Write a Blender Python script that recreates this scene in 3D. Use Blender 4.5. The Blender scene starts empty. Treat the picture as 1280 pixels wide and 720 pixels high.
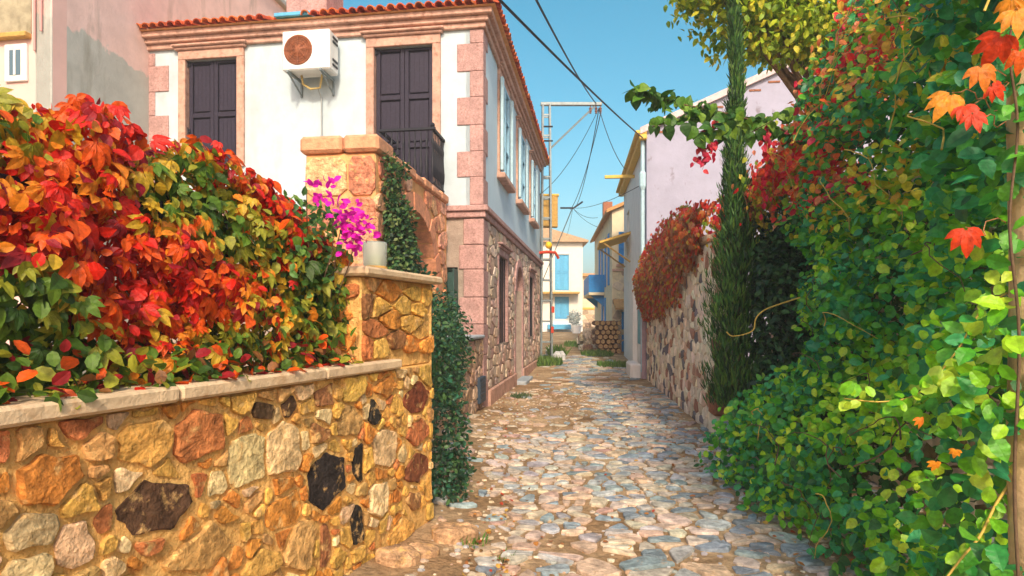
import bpy, math, random
import numpy as np
from mathutils import Vector, Matrix, noise
R = math.radians
SC = bpy.context.scene
COL = SC.collection

# ------------------------------------------------------------------ camera, sky, sun, exposure
cam = bpy.data.objects.new('camera', bpy.data.cameras.new('camera'))
COL.objects.link(cam)
cam.location = (0, 0, 1.6)
cam.rotation_euler = (R(90), 0, 0)
cam.data.sensor_width = 36
cam.data.lens = 21.46
cam.data.shift_y = 0.03125
cam.data.clip_end = 5000
cam.data.clip_start = 0.05
SC.camera = cam

SUN_AZ, SUN_EL = 177, 38            # degrees from straight ahead (left is negative), above the horizon
world = bpy.data.worlds.new('World')
SC.world = world
world.use_nodes = True
wn = world.node_tree
bg = wn.nodes['Background']
sky = wn.nodes.new('ShaderNodeTexSky')
sky.sky_type = 'NISHITA'
sky.sun_disc = False
sky.sun_elevation = R(SUN_EL)
sky.sun_rotation = R(SUN_AZ)
sky.air_density = 1.0
sky.dust_density = 4.0
sky.ozone_density = 1.5
hsv = wn.nodes.new('ShaderNodeHueSaturation')
hsv.inputs['Saturation'].default_value = 1.45
hsv.inputs['Hue'].default_value = 0.468
wn.links.new(sky.outputs[0], hsv.inputs['Color'])
wn.links.new(hsv.outputs[0], bg.inputs['Color'])
bg.inputs['Strength'].default_value = 0.15
sun = bpy.data.objects.new('sun', bpy.data.lights.new('sun', 'SUN'))
COL.objects.link(sun)
sv = Vector((math.sin(R(SUN_AZ)) * math.cos(R(SUN_EL)), math.cos(R(SUN_AZ)) * math.cos(R(SUN_EL)), math.sin(R(SUN_EL))))
sun.rotation_euler = sv.to_track_quat('Z', 'Y').to_euler()
sun.location = sv * 60
sun.data.energy = 2.2
sun.data.angle = R(6)
sun.data.color = (1.0, 0.89, 0.72)
SC.view_settings.view_transform = 'Standard'
SC.view_settings.look = 'None'
SC.view_settings.exposure = 0.72
SC.view_settings.use_white_balance = True      # the photograph is balanced for the shade
SC.view_settings.white_balance_temperature = 7000
SC.view_settings.white_balance_tint = 10
SC.view_settings.gamma = 1
SC.view_settings.use_curve_mapping = False
SC.render.engine = 'CYCLES'
SC.cycles.use_denoising = True
SC.cycles.max_bounces = 8
SC.cycles.transparent_max_bounces = 8

# ------------------------------------------------------------------ materials
MATS = {}
def M(name, color=None, rough=.8, var=.22, vscale=6., bump=.25, bscale=45., spec=.25, stain=None, trans=0., metal=0., peel=None, bdist=.02, mottle=None):
    """procedural surface; color None reads the mesh colour attribute 'Col'"""
    if name in MATS:
        return MATS[name]
    m = bpy.data.materials.new(name)
    m.use_nodes = True
    nt = m.node_tree
    N, L = nt.nodes, nt.links
    p = N['Principled BSDF']
    geo = N.new('ShaderNodeNewGeometry')
    if color is None:
        a = N.new('ShaderNodeAttribute')
        a.attribute_name = 'Col'
        c = a.outputs['Color']
    else:
        r = N.new('ShaderNodeRGB')
        r.outputs[0].default_value = (*color, 1)
        c = r.outputs[0]
    def noise_at(scale, detail=6, stretch=None):
        src = geo.outputs['Position']
        if stretch:
            mp = N.new('ShaderNodeMapping')
            mp.inputs['Scale'].default_value = stretch
            L.new(src, mp.inputs['Vector'])
            src = mp.outputs[0]
        n = N.new('ShaderNodeTexNoise')
        n.inputs['Scale'].default_value = scale
        n.inputs['Detail'].default_value = detail
        n.inputs['Roughness'].default_value = .62
        L.new(src, n.inputs['Vector'])
        return n.outputs['Fac']
    def mixc(f, a_, b_):
        x = N.new('ShaderNodeMix')
        x.data_type = 'RGBA'
        L.new(f, x.inputs[0])
        for s, i in ((a_, 6), (b_, 7)):
            if isinstance(s, tuple):
                x.inputs[i].default_value = (*s, 1)
            else:
                L.new(s, x.inputs[i])
        return x.outputs[2]
    def ramp(f, lo, hi, a_=0., b_=1.):
        r_ = N.new('ShaderNodeMapRange')
        r_.inputs[1].default_value = lo
        r_.inputs[2].default_value = hi
        r_.inputs[3].default_value = a_
        r_.inputs[4].default_value = b_
        r_.clamp = True
        L.new(f, r_.inputs[0])
        return r_.outputs[0]
    if peel:                                     # upper coat flaking off above a ragged line: (colour, height, raggedness)
        sx = N.new('ShaderNodeSeparateXYZ')
        L.new(geo.outputs['Position'], sx.inputs[0])
        ad = N.new('ShaderNodeMath')
        ad.operation = 'MULTIPLY_ADD'
        L.new(noise_at(.9, 5), ad.inputs[0])
        ad.inputs[1].default_value = peel[2]
        L.new(sx.outputs['Z'], ad.inputs[2])
        c = mixc(ramp(ad.outputs[0], peel[1], peel[1] + .06), c, peel[0])
    if stain:                                    # (colour, low, high, scale, z stretch)
        c = mixc(ramp(noise_at(stain[3], 7, (1, 1, stain[4])), stain[1], stain[2]), c, stain[0])
    if var:
        v = ramp(noise_at(vscale, 8), .28, .72, 1 - var, 1 + var)
        s = N.new('ShaderNodeVectorMath')
        s.operation = 'SCALE'
        L.new(c, s.inputs[0])
        L.new(v, s.inputs['Scale'])
        c = s.outputs[0]
    if mottle:                                   # darker and paler patches inside one stone: (scale, low factor, high factor)
        v = ramp(noise_at(mottle[0], 9), .36, .64, mottle[1], mottle[2])
        s = N.new('ShaderNodeVectorMath')
        s.operation = 'SCALE'
        L.new(c, s.inputs[0])
        L.new(v, s.inputs['Scale'])
        c = s.outputs[0]
    L.new(c, p.inputs['Base Color'])
    p.inputs['Roughness'].default_value = rough
    p.inputs['Specular IOR Level'].default_value = spec
    p.inputs['Metallic'].default_value = metal
    if bump:
        b = N.new('ShaderNodeBump')
        b.inputs['Strength'].default_value = bump
        b.inputs['Distance'].default_value = bdist
        L.new(noise_at(bscale, 8), b.inputs['Height'])
        L.new(b.outputs[0], p.inputs['Normal'])
    if trans:
        t = N.new('ShaderNodeBsdfTranslucent')
        L.new(c, t.inputs['Color'])
        x = N.new('ShaderNodeMixShader')
        x.inputs[0].default_value = trans
        L.new(p.outputs[0], x.inputs[1])
        L.new(t.outputs[0], x.inputs[2])
        L.new(x.outputs[0], N['Material Output'].inputs['Surface'])
    MATS[name] = m
    return m

def glass_mat(name, color, rough=.05):
    m = bpy.data.materials.new(name)
    m.use_nodes = True
    p = m.node_tree.nodes['Principled BSDF']
    p.inputs['Base Color'].default_value = (*color, 1)
    p.inputs['Roughness'].default_value = rough
    p.inputs['Transmission Weight'].default_value = .85
    p.inputs['IOR'].default_value = 1.3
    return m

stone_m = M('rubble_stone', None, .88, .3, 40, 1., 22, .2, bdist=.05, mottle=(11, .55, 1.35), stain=((.76, .48, .19), .56, .68, 12, 1))
stone_fine = M('masonry_stone', None, .9, .25, 9, .55, 40, .2)
cobble_m = M('cobble', None, .78, .3, 14, .9, 26, .3, bdist=.03, mottle=(7, .72, 1.15), stain=((.46, .30, .16), .60, .74, 9, 1))
mortar_ochre = M('ochre_mortar', (.84, .50, .17), .95, .25, 9, 1., 26, .1, stain=((.62, .27, .07), .55, .72, 7, 1), bdist=.05)
mortar_grey = M('grey_mortar', (.34, .28, .23), .95, .25, 6, .7, 35, .1)
mortar_orange = M('orange_mortar', (.74, .40, .17), .95, .25, 6, .7, 30, .1)
coping_m = M('coping_stone', (.62, .47, .30), .85, .22, 8, .5, 35, .2, stain=((.36, .2, .09), .55, .8, 9, 1))
plaster_w = M('white_plaster', (.49, .60, .65), .9, .07, 1.5, .2, 40, .15, stain=((.42, .48, .49), .52, .78, 1.6, .22), mottle=(5, .94, 1.03))
plaster_skylit = M('skylit_side_plaster', (.50, .66, .74), .9, .06, 1.5, .12, 50, .15, stain=((.42, .57, .65), .5, .8, 1.3, .3))  # white plaster with the blue of the sky light put into its colour
pinkstone = M('pink_tuff', (.47, .29, .265), .9, .28, 30, .7, 50, .2, stain=((.32, .18, .165), .54, .68, 22, 1), mottle=(4, .82, 1.12))
peach = M('peach_moulding', (.56, .345, .265), .88, .2, 10, .35, 50, .2, stain=((.38, .19, .13), .53, .70, 9, 1), mottle=(3, .82, 1.1))
tile_m = M('terracotta_tile', None, .8, .3, 20, .35, 60, .2)
shutter_m = M('dark_shutter_paint', (.028, .024, .042), .6, .3, 25, .15, 80, .2)
iron_m = M('black_iron', (.014, .016, .024), .55, .2, 30, .1, 90, .25)
metal_grey = M('galvanised_steel', (.22, .27, .28), .5, .25, 14, .2, 60, .4, metal=.35, stain=((.36, .30, .2), .62, .8, 8, 1))
enamel = M('white_enamel', (.76, .79, .77), .4, .06, 5, .05, 40, .4, stain=((.55, .52, .45), .6, .8, 4, .3))
rust_m = M('rusted_fan', (.26, .085, .035), .65, .35, 14, .3, 50, .3)
pipe_m = M('pale_pipe', (.62, .66, .66), .6, .1, 8, .05, 40, .3)
leaf_m = M('leaf', None, .45, .38, 42, .25, 60, .35, trans=.32)
leafgloss = M('glossy_leaf', None, .36, .35, 36, .25, 60, .45, trans=.38)
stem_m = M('vine_stem', (.42, .28, .09), .8, .3, 30, .3, 70, .2)
twig_m = M('brown_twig', (.13, .085, .05), .85, .3, 30, .3, 70, .2)
bark_m = M('bark', (.20, .14, .09), .9, .35, 12, .8, 30, .15, bdist=.03)
wire_m = M('black_cable', (.018, .02, .024), .6, 0, 1, 0, 1, .3)
dirt_m = M('sandy_dirt', (.33, .21, .11), .96, .32, 2.2, 1., 28, .1, stain=((.52, .38, .23), .44, .62, .8, 1), bdist=.04, mottle=(16, .7, 1.2))
ground_m = M('bare_ground', (.30, .22, .13), .96, .3, .8, .6, 12, .1)
blue_m = M('sky_blue_paint', (.10, .42, .66), .6, .14, 12, .1, 60, .3)
deepblue = M('deep_blue_paint', (.015, .24, .60), .6, .14, 12, .1, 60, .3)
paleblue = M('pale_blue_paint', (.42, .62, .70), .6, .14, 10, .1, 60, .3)
green_sh = M('dark_green_paint', (.03, .085, .075), .5, .25, 20, .15, 70, .35)
cream = M('cream_plaster', (.74, .64, .44), .9, .12, 2.5, .2, 40, .15, stain=((.55, .40, .22), .56, .78, 1.6, .5))
whitewash = M('whitewash', (.80, .80, .78), .9, .07, 2, .2, 30, .15, stain=((.52, .50, .47), .58, .78, 2.2, .4))
lavender = M('cracked_shade_plaster', (.36, .365, .47), .92, .1, 2, .35, 18, .12, stain=((.24, .22, .26), .6, .68, 3.2, .6))  # gable plaster darkened towards lavender, its shade held in the colour
yellowtrim = M('yellow_trim', (.72, .47, .10), .7, .15, 10, .15, 50, .3)
wood_y = M('yellowed_wood', (.52, .32, .09), .75, .25, 14, .3, 50, .2)
pinkwall = M('pink_plaster', (.74, .50, .45), .92, .08, 2, .2, 30, .12, stain=((.62, .50, .44), .55, .75, 1.2, .35))
greywall = M('weathered_grey_plaster', (.46, .48, .44), .94, .12, 3, .35, 22, .12, stain=((.19, .18, .13), .57, .78, 1.5, .18), peel=((.76, .56, .51), 5.45, -1.6))
concrete = M('grey_render', (.38, .41, .40), .95, .16, 2, .35, 20, .1, stain=((.20, .21, .19), .54, .76, 1.5, .3))
slate = M('grey_cap', (.36, .42, .46), .8, .2, 8, .3, 40, .2)
redbrick = M('rough_red_block', (.36, .15, .085), .95, .35, 26, 1., 35, .1, bdist=.04)
timber = M('weathered_timber', (.60, .42, .23), .85, .35, 5, .6, 24, .2, stain=((.20, .12, .06), .52, .72, 6, .12), bdist=.02)
darkglass = M('window_glass', (.10, .16, .20), .12, 0, 1, 0, 1, .6)
lampyellow = M('yellow_plastic', (.85, .55, .03), .4, .1, 8, 0, 1, .4)
redpaint = M('red_plastic', (.55, .05, .02), .5, .2, 20, .1, 60, .3)
wax = M('pale_wax', (.80, .72, .52), .5, .05, 8, 0, 1, .4)
petal = M('magenta_bract', (.80, .02, .52), .6, .18, 40, .1, 60, .2, trans=.35)
brass = M('ochre_base', (.55, .33, .10), .6, .2, 10, .1, 40, .3)

# ------------------------------------------------------------------ helpers
FR = lambda u, v, n: (u, -n, v)        # a wall facing -y: u to the right, v up, n out
SD = lambda u, v, n: (n, u, v)         # a wall facing +x: u away, v up, n out
UP = lambda u, v, n: (u, v, n)

def tag(o, label, cat, group=None):
    o['label'] = label
    o['category'] = cat
    if group:
        o['group'] = group
    return o
def thing(name, label, cat, loc=(0, 0, 0), rz=0., group=None):
    o = bpy.data.objects.new(name, None)
    COL.objects.link(o)
    o.location = loc
    o.rotation_euler = (0, 0, R(rz))
    o.empty_display_size = .2
    return tag(o, label, cat, group)
def mesh_of(name, V, F, C, mat, smooth=False):
    me = bpy.data.meshes.new(name)
    me.from_pydata(V, [], F)
    if C is not None:
        a = me.attributes.new('Col', 'FLOAT_COLOR', 'FACE')
        arr = np.ones((len(F), 4), np.float32)
        arr[:, :3] = C
        a.data.foreach_set('color', arr.ravel())
    me.materials.append(mat)
    if smooth:
        me.polygons.foreach_set('use_smooth', [True] * len(me.polygons))
    me.update()
    return me
def link(name, me, parent=None, kind=None):
    o = bpy.data.objects.new(name, me)
    COL.objects.link(o)
    if parent is not None:
        o.parent = parent
    if kind:
        o['kind'] = kind
    return o

class MB:
    def __init__(s):
        s.v, s.f, s.c = [], [], []
    def add(s, V, F, c=(.5, .5, .5)):
        b = len(s.v)
        s.v += [tuple(p) for p in V]
        s.f += [tuple(i + b for i in f) for f in F]
        s.c += [c] * len(F)
        return s
    def box(s, u0, u1, v0, v1, n0, n1, mp=UP, ch=.006, c=(.5, .5, .5)):
        ch = min(ch, abs(u1 - u0) * .3, abs(v1 - v0) * .3, abs(n1 - n0) * .3)
        lo, hi = (u0, v0, n0), (u1, v1, n1)
        V, idx = [], {}
        for sx in (0, 1):
            for sy in (0, 1):
                for sz in (0, 1):
                    sg = (sx, sy, sz)
                    full = [hi[k] if sg[k] else lo[k] for k in range(3)]
                    ins = [hi[k] - ch if sg[k] else lo[k] + ch for k in range(3)]
                    for ax in range(3):
                        p = list(ins)
                        p[ax] = full[ax]
                        idx[(sg, ax)] = len(V)
                        V.append(mp(*p))
        F = []
        for ax in range(3):
            a, b = [k for k in range(3) if k != ax]
            for sd in (0, 1):
                q = []
                for (i, j) in ((0, 0), (1, 0), (1, 1), (0, 1)):
                    sg = [0, 0, 0]
                    sg[ax], sg[a], sg[b] = sd, i, j
                    q.append(idx[(tuple(sg), ax)])
                F.append(q)
        for ax in range(3):
            a, b = [k for k in range(3) if k != ax]
            for i in (0, 1):
                for j in (0, 1):
                    s0, s1 = [0, 0, 0], [0, 0, 0]
                    s0[a], s0[b], s0[ax] = i, j, 0
                    s1[a], s1[b], s1[ax] = i, j, 1
                    s0, s1 = tuple(s0), tuple(s1)
                    F.append([idx[(s0, a)], idx[(s0, b)], idx[(s1, b)], idx[(s1, a)]])
        for sx in (0, 1):
            for sy in (0, 1):
                for sz in (0, 1):
                    F.append([idx[((sx, sy, sz), k)] for k in range(3)])
        return s.add(V, F, c)
    def tube(s, pts, r0, r1=None, n=6, c=(.5, .5, .5), cap=True):
        r1 = r0 if r1 is None else r1
        pts = [Vector(p) for p in pts]
        V, F = [], []
        up = Vector((.13, .21, .97))
        for i, p in enumerate(pts):
            d = (pts[min(i + 1, len(pts) - 1)] - pts[max(i - 1, 0)]).normalized()
            a = d.cross(up)
            if a.length < .05:
                a = d.cross(Vector((1, 0, 0)))
            a.normalize()
            b = d.cross(a)
            r = r0 + (r1 - r0) * i / max(1, len(pts) - 1)
            for k in range(n):
                t = 2 * math.pi * k / n
                V.append(p + a * math.cos(t) * r + b * math.sin(t) * r)
        for i in range(len(pts) - 1):
            for k in range(n):
                k2 = (k + 1) % n
                F.append((i * n + k, i * n + k2, (i + 1) * n + k2, (i + 1) * n + k))
        if cap:
            F.append(tuple(range(n)))
            F.append(tuple((len(pts) - 1) * n + k for k in range(n)))
        return s.add(V, F, c)
    def lathe(s, prof, cx, cy, n=20, c=(.5, .5, .5)):
        V, F = [], []
        for (r, z) in prof:
            for k in range(n):
                t = 2 * math.pi * k / n
                V.append((cx + r * math.cos(t), cy + r * math.sin(t), z))
        for i in range(len(prof) - 1):
            for k in range(n):
                k2 = (k + 1) % n
                F.append((i * n + k, i * n + k2, (i + 1) * n + k2, (i + 1) * n + k))
        return s.add(V, F, c)
    def halftube(s, p0, p1, r0, r1, up, th=.014, n=7, c=(.5, .5, .5)):
        p0, p1, up = Vector(p0), Vector(p1), Vector(up)
        d = (p1 - p0).normalized()
        a = d.cross(up).normalized()
        b = a.cross(d).normalized()
        V, F = [], []
        for (p, r) in ((p0, r0), (p1, r1)):
            for rr in (r, r - th):
                for k in range(n + 1):
                    t = math.pi * k / n
                    V.append(p + a * math.cos(t) * rr + b * math.sin(t) * rr)
        m = n + 1
        for k in range(n):
            F.append((k, k + 1, 2 * m + k + 1, 2 * m + k))
            F.append((m + k, m + k + 1, 3 * m + k + 1, 3 * m + k))
            F.append((k, k + 1, m + k + 1, m + k))
            F.append((2 * m + k, 2 * m + k + 1, 3 * m + k + 1, 3 * m + k))
        for k in (0, n):
            F.append((k, m + k, 3 * m + k, 2 * m + k))
        return s.add(V, F, c)
    def prism(s, poly, n0, n1, mp=UP, c=(.5, .5, .5)):
        k = len(poly)
        V = [mp(u, v, n0) for u, v in poly] + [mp(u, v, n1) for u, v in poly]
        F = [tuple(range(k)), tuple(range(k, 2 * k))] + [(i, (i + 1) % k, k + (i + 1) % k, k + i) for i in range(k)]
        return s.add(V, F, c)
    def build(s, name, mat, parent=None, kind=None, smooth=False, center=True):
        V = s.v
        ctr = None
        if center and parent is not None:
            a = np.array(V)
            ctr = (a.min(0) + a.max(0)) / 2
            V = (a - ctr).tolist()
        o = link(name, mesh_of(name, V, s.f, np.array(s.c, np.float32), mat, smooth), parent, kind)
        if ctr is not None:
            o.location = ctr
        return o

def part(name, mat, parent, u0, u1, v0, v1, n0, n1, mp=UP, ch=.006, kind=None):
    return MB().box(u0, u1, v0, v1, n0, n1, mp, ch).build(name, mat, parent, kind)

def wall_with_holes(mb, u0, u1, v0, v1, n0, n1, holes, mp):
    us = sorted({u0, u1, *[h[0] for h in holes], *[h[1] for h in holes]})
    us = [u for u in us if u0 <= u <= u1]
    for i in range(len(us) - 1):
        a, b = us[i], us[i + 1]
        mid = (a + b) / 2
        hs = sorted([(h[2], h[3]) for h in holes if h[0] < mid < h[1]])
        z = v0
        for (h0, h1) in hs:
            if h0 > z:
                mb.box(a, b, z, h0, n0, n1, mp, 0)
            z = max(z, h1)
        if z < v1:
            mb.box(a, b, z, v1, n0, n1, mp, 0)

def voronoi(rng, u0, u1, v0, v1, su, sv, gap, jit=.42, drop=None, thin=0.):
    """irregular stone outlines filling a rectangle"""
    k = sv / su
    rows = max(1, round((v1 - v0) / sv))
    cols = max(1, round((u1 - u0) / su))
    seeds = []
    for j in range(-1, rows + 1):
        for i in range(-1, cols + 2):
            x = (i + .5 * (j % 2) + rng.uniform(-jit, jit)) * (u1 - u0) / cols
            y = (j + .5 + rng.uniform(-jit, jit)) * (v1 - v0) / rows
            if thin and rng.random() < thin:
                continue
            seeds.append((x * k, y))
    W, H = (u1 - u0) * k, v1 - v0
    out = []
    A = np.array(seeds)
    for (sx, sy) in seeds:
        if not (0 <= sx <= W and 0 <= sy <= H):
            continue
        d = (A[:, 0] - sx) ** 2 + (A[:, 1] - sy) ** 2
        poly = [(0, 0), (W, 0), (W, H), (0, H)]
        for q in np.argsort(d)[1:18]:
            qx, qy = A[q]
            dx, dy = qx - sx, qy - sy
            ln = math.hypot(dx, dy)
            if ln < 1e-6:
                continue
            nx, ny = dx / ln, dy / ln
            off = nx * (sx + qx) / 2 + ny * (sy + qy) / 2 - gap / 2
            new = []
            for i in range(len(poly)):
                p, r = poly[i], poly[(i + 1) % len(poly)]
                dp, dr = nx * p[0] + ny * p[1] - off, nx * r[0] + ny * r[1] - off
                if dp <= 0:
                    new.append(p)
                if (dp < 0 < dr) or (dr < 0 < dp):
                    t = dp / (dp - dr)
                    new.append((p[0] + (r[0] - p[0]) * t, p[1] + (r[1] - p[1]) * t))
            poly = new
            if len(poly) < 3:
                break
        if len(poly) < 3:
            continue
        pl = [(u0 + x / k, v0 + y) for x, y in poly]
        w = max(p[0] for p in pl) - min(p[0] for p in pl)
        h = max(p[1] for p in pl) - min(p[1] for p in pl)
        if w < su * .25 or h < sv * .25:
            continue
        if drop and drop(sum(p[0] for p in pl) / len(pl), sum(p[1] for p in pl) / len(pl), pl):
            continue
        out.append(pl)
    return out
def chaikin(poly, t=.22):
    o = []
    for i in range(len(poly)):
        a, b = poly[i], poly[(i + 1) % len(poly)]
        o.append((a[0] + (b[0] - a[0]) * t, a[1] + (b[1] - a[1]) * t))
        o.append((a[0] + (b[0] - a[0]) * (1 - t), a[1] + (b[1] - a[1]) * (1 - t)))
    return o
def stone_into(mb, poly, proud, mp, rng, col, base=-.03, rough=.25, tilt=0., inset=.92, edge=.72):
    poly = chaikin(poly, .17)
    k = len(poly)
    cx, cy = sum(p[0] for p in poly) / k, sum(p[1] for p in poly) / k
    tx, ty = rng.uniform(-tilt, tilt), rng.uniform(-tilt, tilt)
    V = []
    for (sc, h) in ((1, base), (1, proud * edge), (inset, proud)):
        for (x, y) in poly:
            j = 1 + (rng.uniform(-.035, .035) if h > base else 0)
            px, py = cx + (x - cx) * sc * j, cy + (y - cy) * sc * j
            hh = h
            if h == proud:
                hh = proud * (1 + rng.uniform(-rough, rough)) + tx * (px - cx) + ty * (py - cy)
            V.append(mp(px, py, hh))
    V.append(mp(cx, cy, proud * (1 + rng.uniform(-rough, rough) * .4 + .03)))
    F = []
    for r in (0, 1):
        for i in range(k):
            i2 = (i + 1) % k
            F.append((r * k + i, r * k + i2, (r + 1) * k + i2, (r + 1) * k + i))
    for i in range(k):
        F.append((2 * k + i, 2 * k + (i + 1) % k, 3 * k))
    mb.add(V, F, col)
def shade(rng, c, a=.18):
    f = 1 + rng.uniform(-a, a)
    return tuple(max(.01, x * f * (1 + rng.uniform(-.06, .06))) for x in c)
def lay(rng, polys, parent, mat, pal, mp, proud, name='stone', single=300, order=None, rough=.25, tilt=0., base=-.03, colf=None):
    """the stones that show largest are objects, the rest one joined part"""
    if order:
        polys = sorted(polys, key=order)
    rest = MB()
    for i, pl in enumerate(polys):
        c = colf(pl) if colf else shade(rng, rng.choice(pal))
        pr = proud * rng.uniform(.6, 1.4)
        if i < single:
            mb = MB()
            stone_into(mb, pl, pr, mp, rng, c, base, rough, tilt)
            mb.build(name, mat, parent)
        else:
            stone_into(rest, pl, pr, mp, rng, c, base, rough, tilt)
    if rest.v:
        rest.build('small_' + name + '_work', mat, parent, kind='stuff')
def hit(pl, holes, m=.0):
    a, b = min(p[0] for p in pl), max(p[0] for p in pl)
    c, d = min(p[1] for p in pl), max(p[1] for p in pl)
    return any(a < h[1] + m and b > h[0] - m and c < h[3] + m and d > h[2] - m for h in holes)

# ---- leaves
def leaf_t(st, fold=.18, curl=.25, wave=0.):
    V, F, sp, lf, rt = [], [], [], [], []
    for i, (y, w) in enumerate(st):
        z = -curl * y * y
        sp.append(len(V))
        V.append((0, y, z))
        if w > 0:
            wz = wave * (1 if i % 2 else -1)
            lf.append(len(V)); V.append((-w, y, z + fold * w + wz))
            rt.append(len(V)); V.append((w, y, z + fold * w - wz))
        else:
            lf.append(sp[-1]); rt.append(sp[-1])
    for i in range(len(st) - 1):
        for a, sgn in ((lf, 1), (rt, -1)):
            q = [sp[i], sp[i + 1], a[i + 1], a[i]]
            q = [q[j] for j in range(4) if q[j] not in q[:j]]
            if sgn < 0:
                q = q[::-1]
            for j in range(1, len(q) - 1):
                F.append((q[0], q[j], q[j + 1]))
    return np.array(V, float), np.array(F, int)
LOW = leaf_t([(0, 0), (.32, .3), (.68, .25), (1, 0)])
ROUND = leaf_t([(0, 0), (.2, .27), (.55, .36), (.85, .22), (1, 0)], .2, .2)
FINE = leaf_t([(0, 0), (.12, .2), (.28, .34), (.36, .32), (.5, .36), (.58, .31), (.72, .25), (.8, .18), (1, 0)], .2, .35, .01)
BLADE = leaf_t([(0, .03), (.5, .05), (1, 0)], .3, .1)
def palmate(k=5, spread=130):
    V, F = [], []
    base, bf = leaf_t([(.08, 0), (.35, .15), (.55, .21), (.75, .16), (1, 0)], .2, .4, .01)
    for i in range(k):
        a = R(-spread / 2 + spread * i / (k - 1))
        s = 1 - .35 * abs(i - (k - 1) / 2) / ((k - 1) / 2)
        ca, sa = math.cos(a), math.sin(a)
        o = len(V)
        for (x, y, z) in base * s:
            V.append((x * ca + y * sa, -x * sa + y * ca, z))
        F += [tuple(j + o for j in f) for f in bf]
    return np.array(V, float), np.array(F, int)
PALM = palmate()
HEART = leaf_t([(-.12, 0), (-.1, .2), (.1, .42), (.35, .44), (.6, .32), (.82, .15), (1, 0)], .15, .25, .01)

def frames(Nn, T):
    y = T / np.linalg.norm(T, axis=1, keepdims=True)
    z = Nn - (Nn * y).sum(1, keepdims=True) * y
    ln = np.linalg.norm(z, axis=1, keepdims=True)
    z = np.where(ln < 1e-4, np.array([[1., 0, 0]]), z / np.maximum(ln, 1e-4))
    return np.cross(y, z), y, z
def cloud(name, P, Nn, T, S, C, tm, mat, parent, kind='stuff', xs=1.):
    P = np.asarray(P, float); n = len(P)
    if n == 0:
        return None
    P = P - np.array(parent.location)
    x, y, z = frames(np.asarray(Nn, float), np.asarray(T, float))
    tv, tf = tm
    S = np.asarray(S, float)[:, None, None]
    V = P[:, None, :] + S * (xs * tv[None, :, 0:1] * x[:, None, :] + tv[None, :, 1:2] * y[:, None, :] + tv[None, :, 2:3] * z[:, None, :])
    k = len(tv)
    F = (tf[None] + (np.arange(n) * k)[:, None, None]).reshape(-1, 3)
    Cc = np.repeat(np.asarray(C, np.float32), len(tf), axis=0)
    return link(name, mesh_of(name, V.reshape(-1, 3).tolist(), F.tolist(), Cc, mat), parent, kind)
LEAFMESH = {}
def leaves(name, P, Nn, T, S, C, tm, key, mat, parent):
    """single leaves, sharing one mesh per shape and colour"""
    P = np.asarray(P, float) - np.array(parent.location)
    x, y, z = frames(np.asarray(Nn, float), np.asarray(T, float))
    for i in range(len(P)):
        c = tuple(round(float(q), 2) for q in C[i])
        kk = (key, c, mat.name)
        if kk not in LEAFMESH:
            LEAFMESH[kk] = mesh_of(name, tm[0].tolist(), tm[1].tolist(), np.array([c] * len(tm[1]), np.float32), mat)
        o = link(name, LEAFMESH[kk], parent)
        m = Matrix.Identity(4)
        for r in range(3):
            m[r][0], m[r][1], m[r][2], m[r][3] = x[i][r] * S[i], y[i][r] * S[i], z[i][r] * S[i], P[i][r]
        o.matrix_local = m
def wobble(p0, p1, amp, rng, n=8, sag=0.):
    p0, p1 = Vector(p0), Vector(p1)
    o = rng.uniform(0, 99)
    out = []
    for i in range(n + 1):
        t = i / n
        w = math.sin(math.pi * t) ** .5 if 0 < t < 1 else 0
        q = p0.lerp(p1, t)
        nv = noise.noise_vector(Vector((o, t * 3, o * .3)))
        out.append(q + nv * amp * w + Vector((0, 0, -sag * 4 * t * (1 - t))))
    return out
def smooth(pts, n=6):
    P_ = [np.array(p, float) for p in pts]
    P_ = [2 * P_[0] - P_[1]] + P_ + [2 * P_[-1] - P_[-2]]
    out = []
    for i in range(1, len(P_) - 2):
        a, b, c, d = P_[i - 1:i + 3]
        for k in range(n):
            t = k / n
            out.append(.5 * (2 * b + (c - a) * t + (2 * a - 5 * b + 4 * c - d) * t * t + (3 * b - a - 3 * c + d) * t ** 3))
    out.append(P_[-2])
    return out
def gh(y):
    return 0. if y < 16 else min(1.1, .025 * (y - 16))
def rv(rng, s=1.):
    return np.array([rng.gauss(0, s), rng.gauss(0, s), rng.gauss(0, s)])
def lerp_tab(x, xs, ys):
    return float(np.interp(x, xs, ys))

# ------------------------------------------------------------------ the ground and the street
def grid(name, xs, ys, zf, mat):
    V = [(x, y, zf(x, y)) for y in ys for x in xs]
    n = len(xs)
    F = [(j * n + i, j * n + i + 1, (j + 1) * n + i + 1, (j + 1) * n + i) for j in range(len(ys) - 1) for i in range(n - 1)]
    o = link(name, mesh_of(name, V, F, None, mat, True))
    o['kind'] = 'structure'
    return o
grid('ground', [-1500, -40, -6, 8, 40, 1500], [-1500, -10, 0, 16, 60, 100, 1500], lambda x, y: gh(y) - .03, ground_m)
def street_z(x, y):
    n = noise.noise(Vector((x * .8, y * .5, 1.7))) * .025 + noise.noise(Vector((x * 3.1, y * 3.1, 4))) * .010
    cx = .9 + .06 * y
    bank = .05 * max(0., (cx - 1.15 - x)) ** 1.2 if y < 11 and x < cx - 1.15 else 0
    return gh(y) + n + min(bank, .12) + .012
street = grid('street', list(np.arange(-4.2, 8.01, .15)), list(np.arange(-3, 24, .15)) + list(np.arange(24, 60, 1.)), street_z, dirt_m)
rng = random.Random(11)
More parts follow.
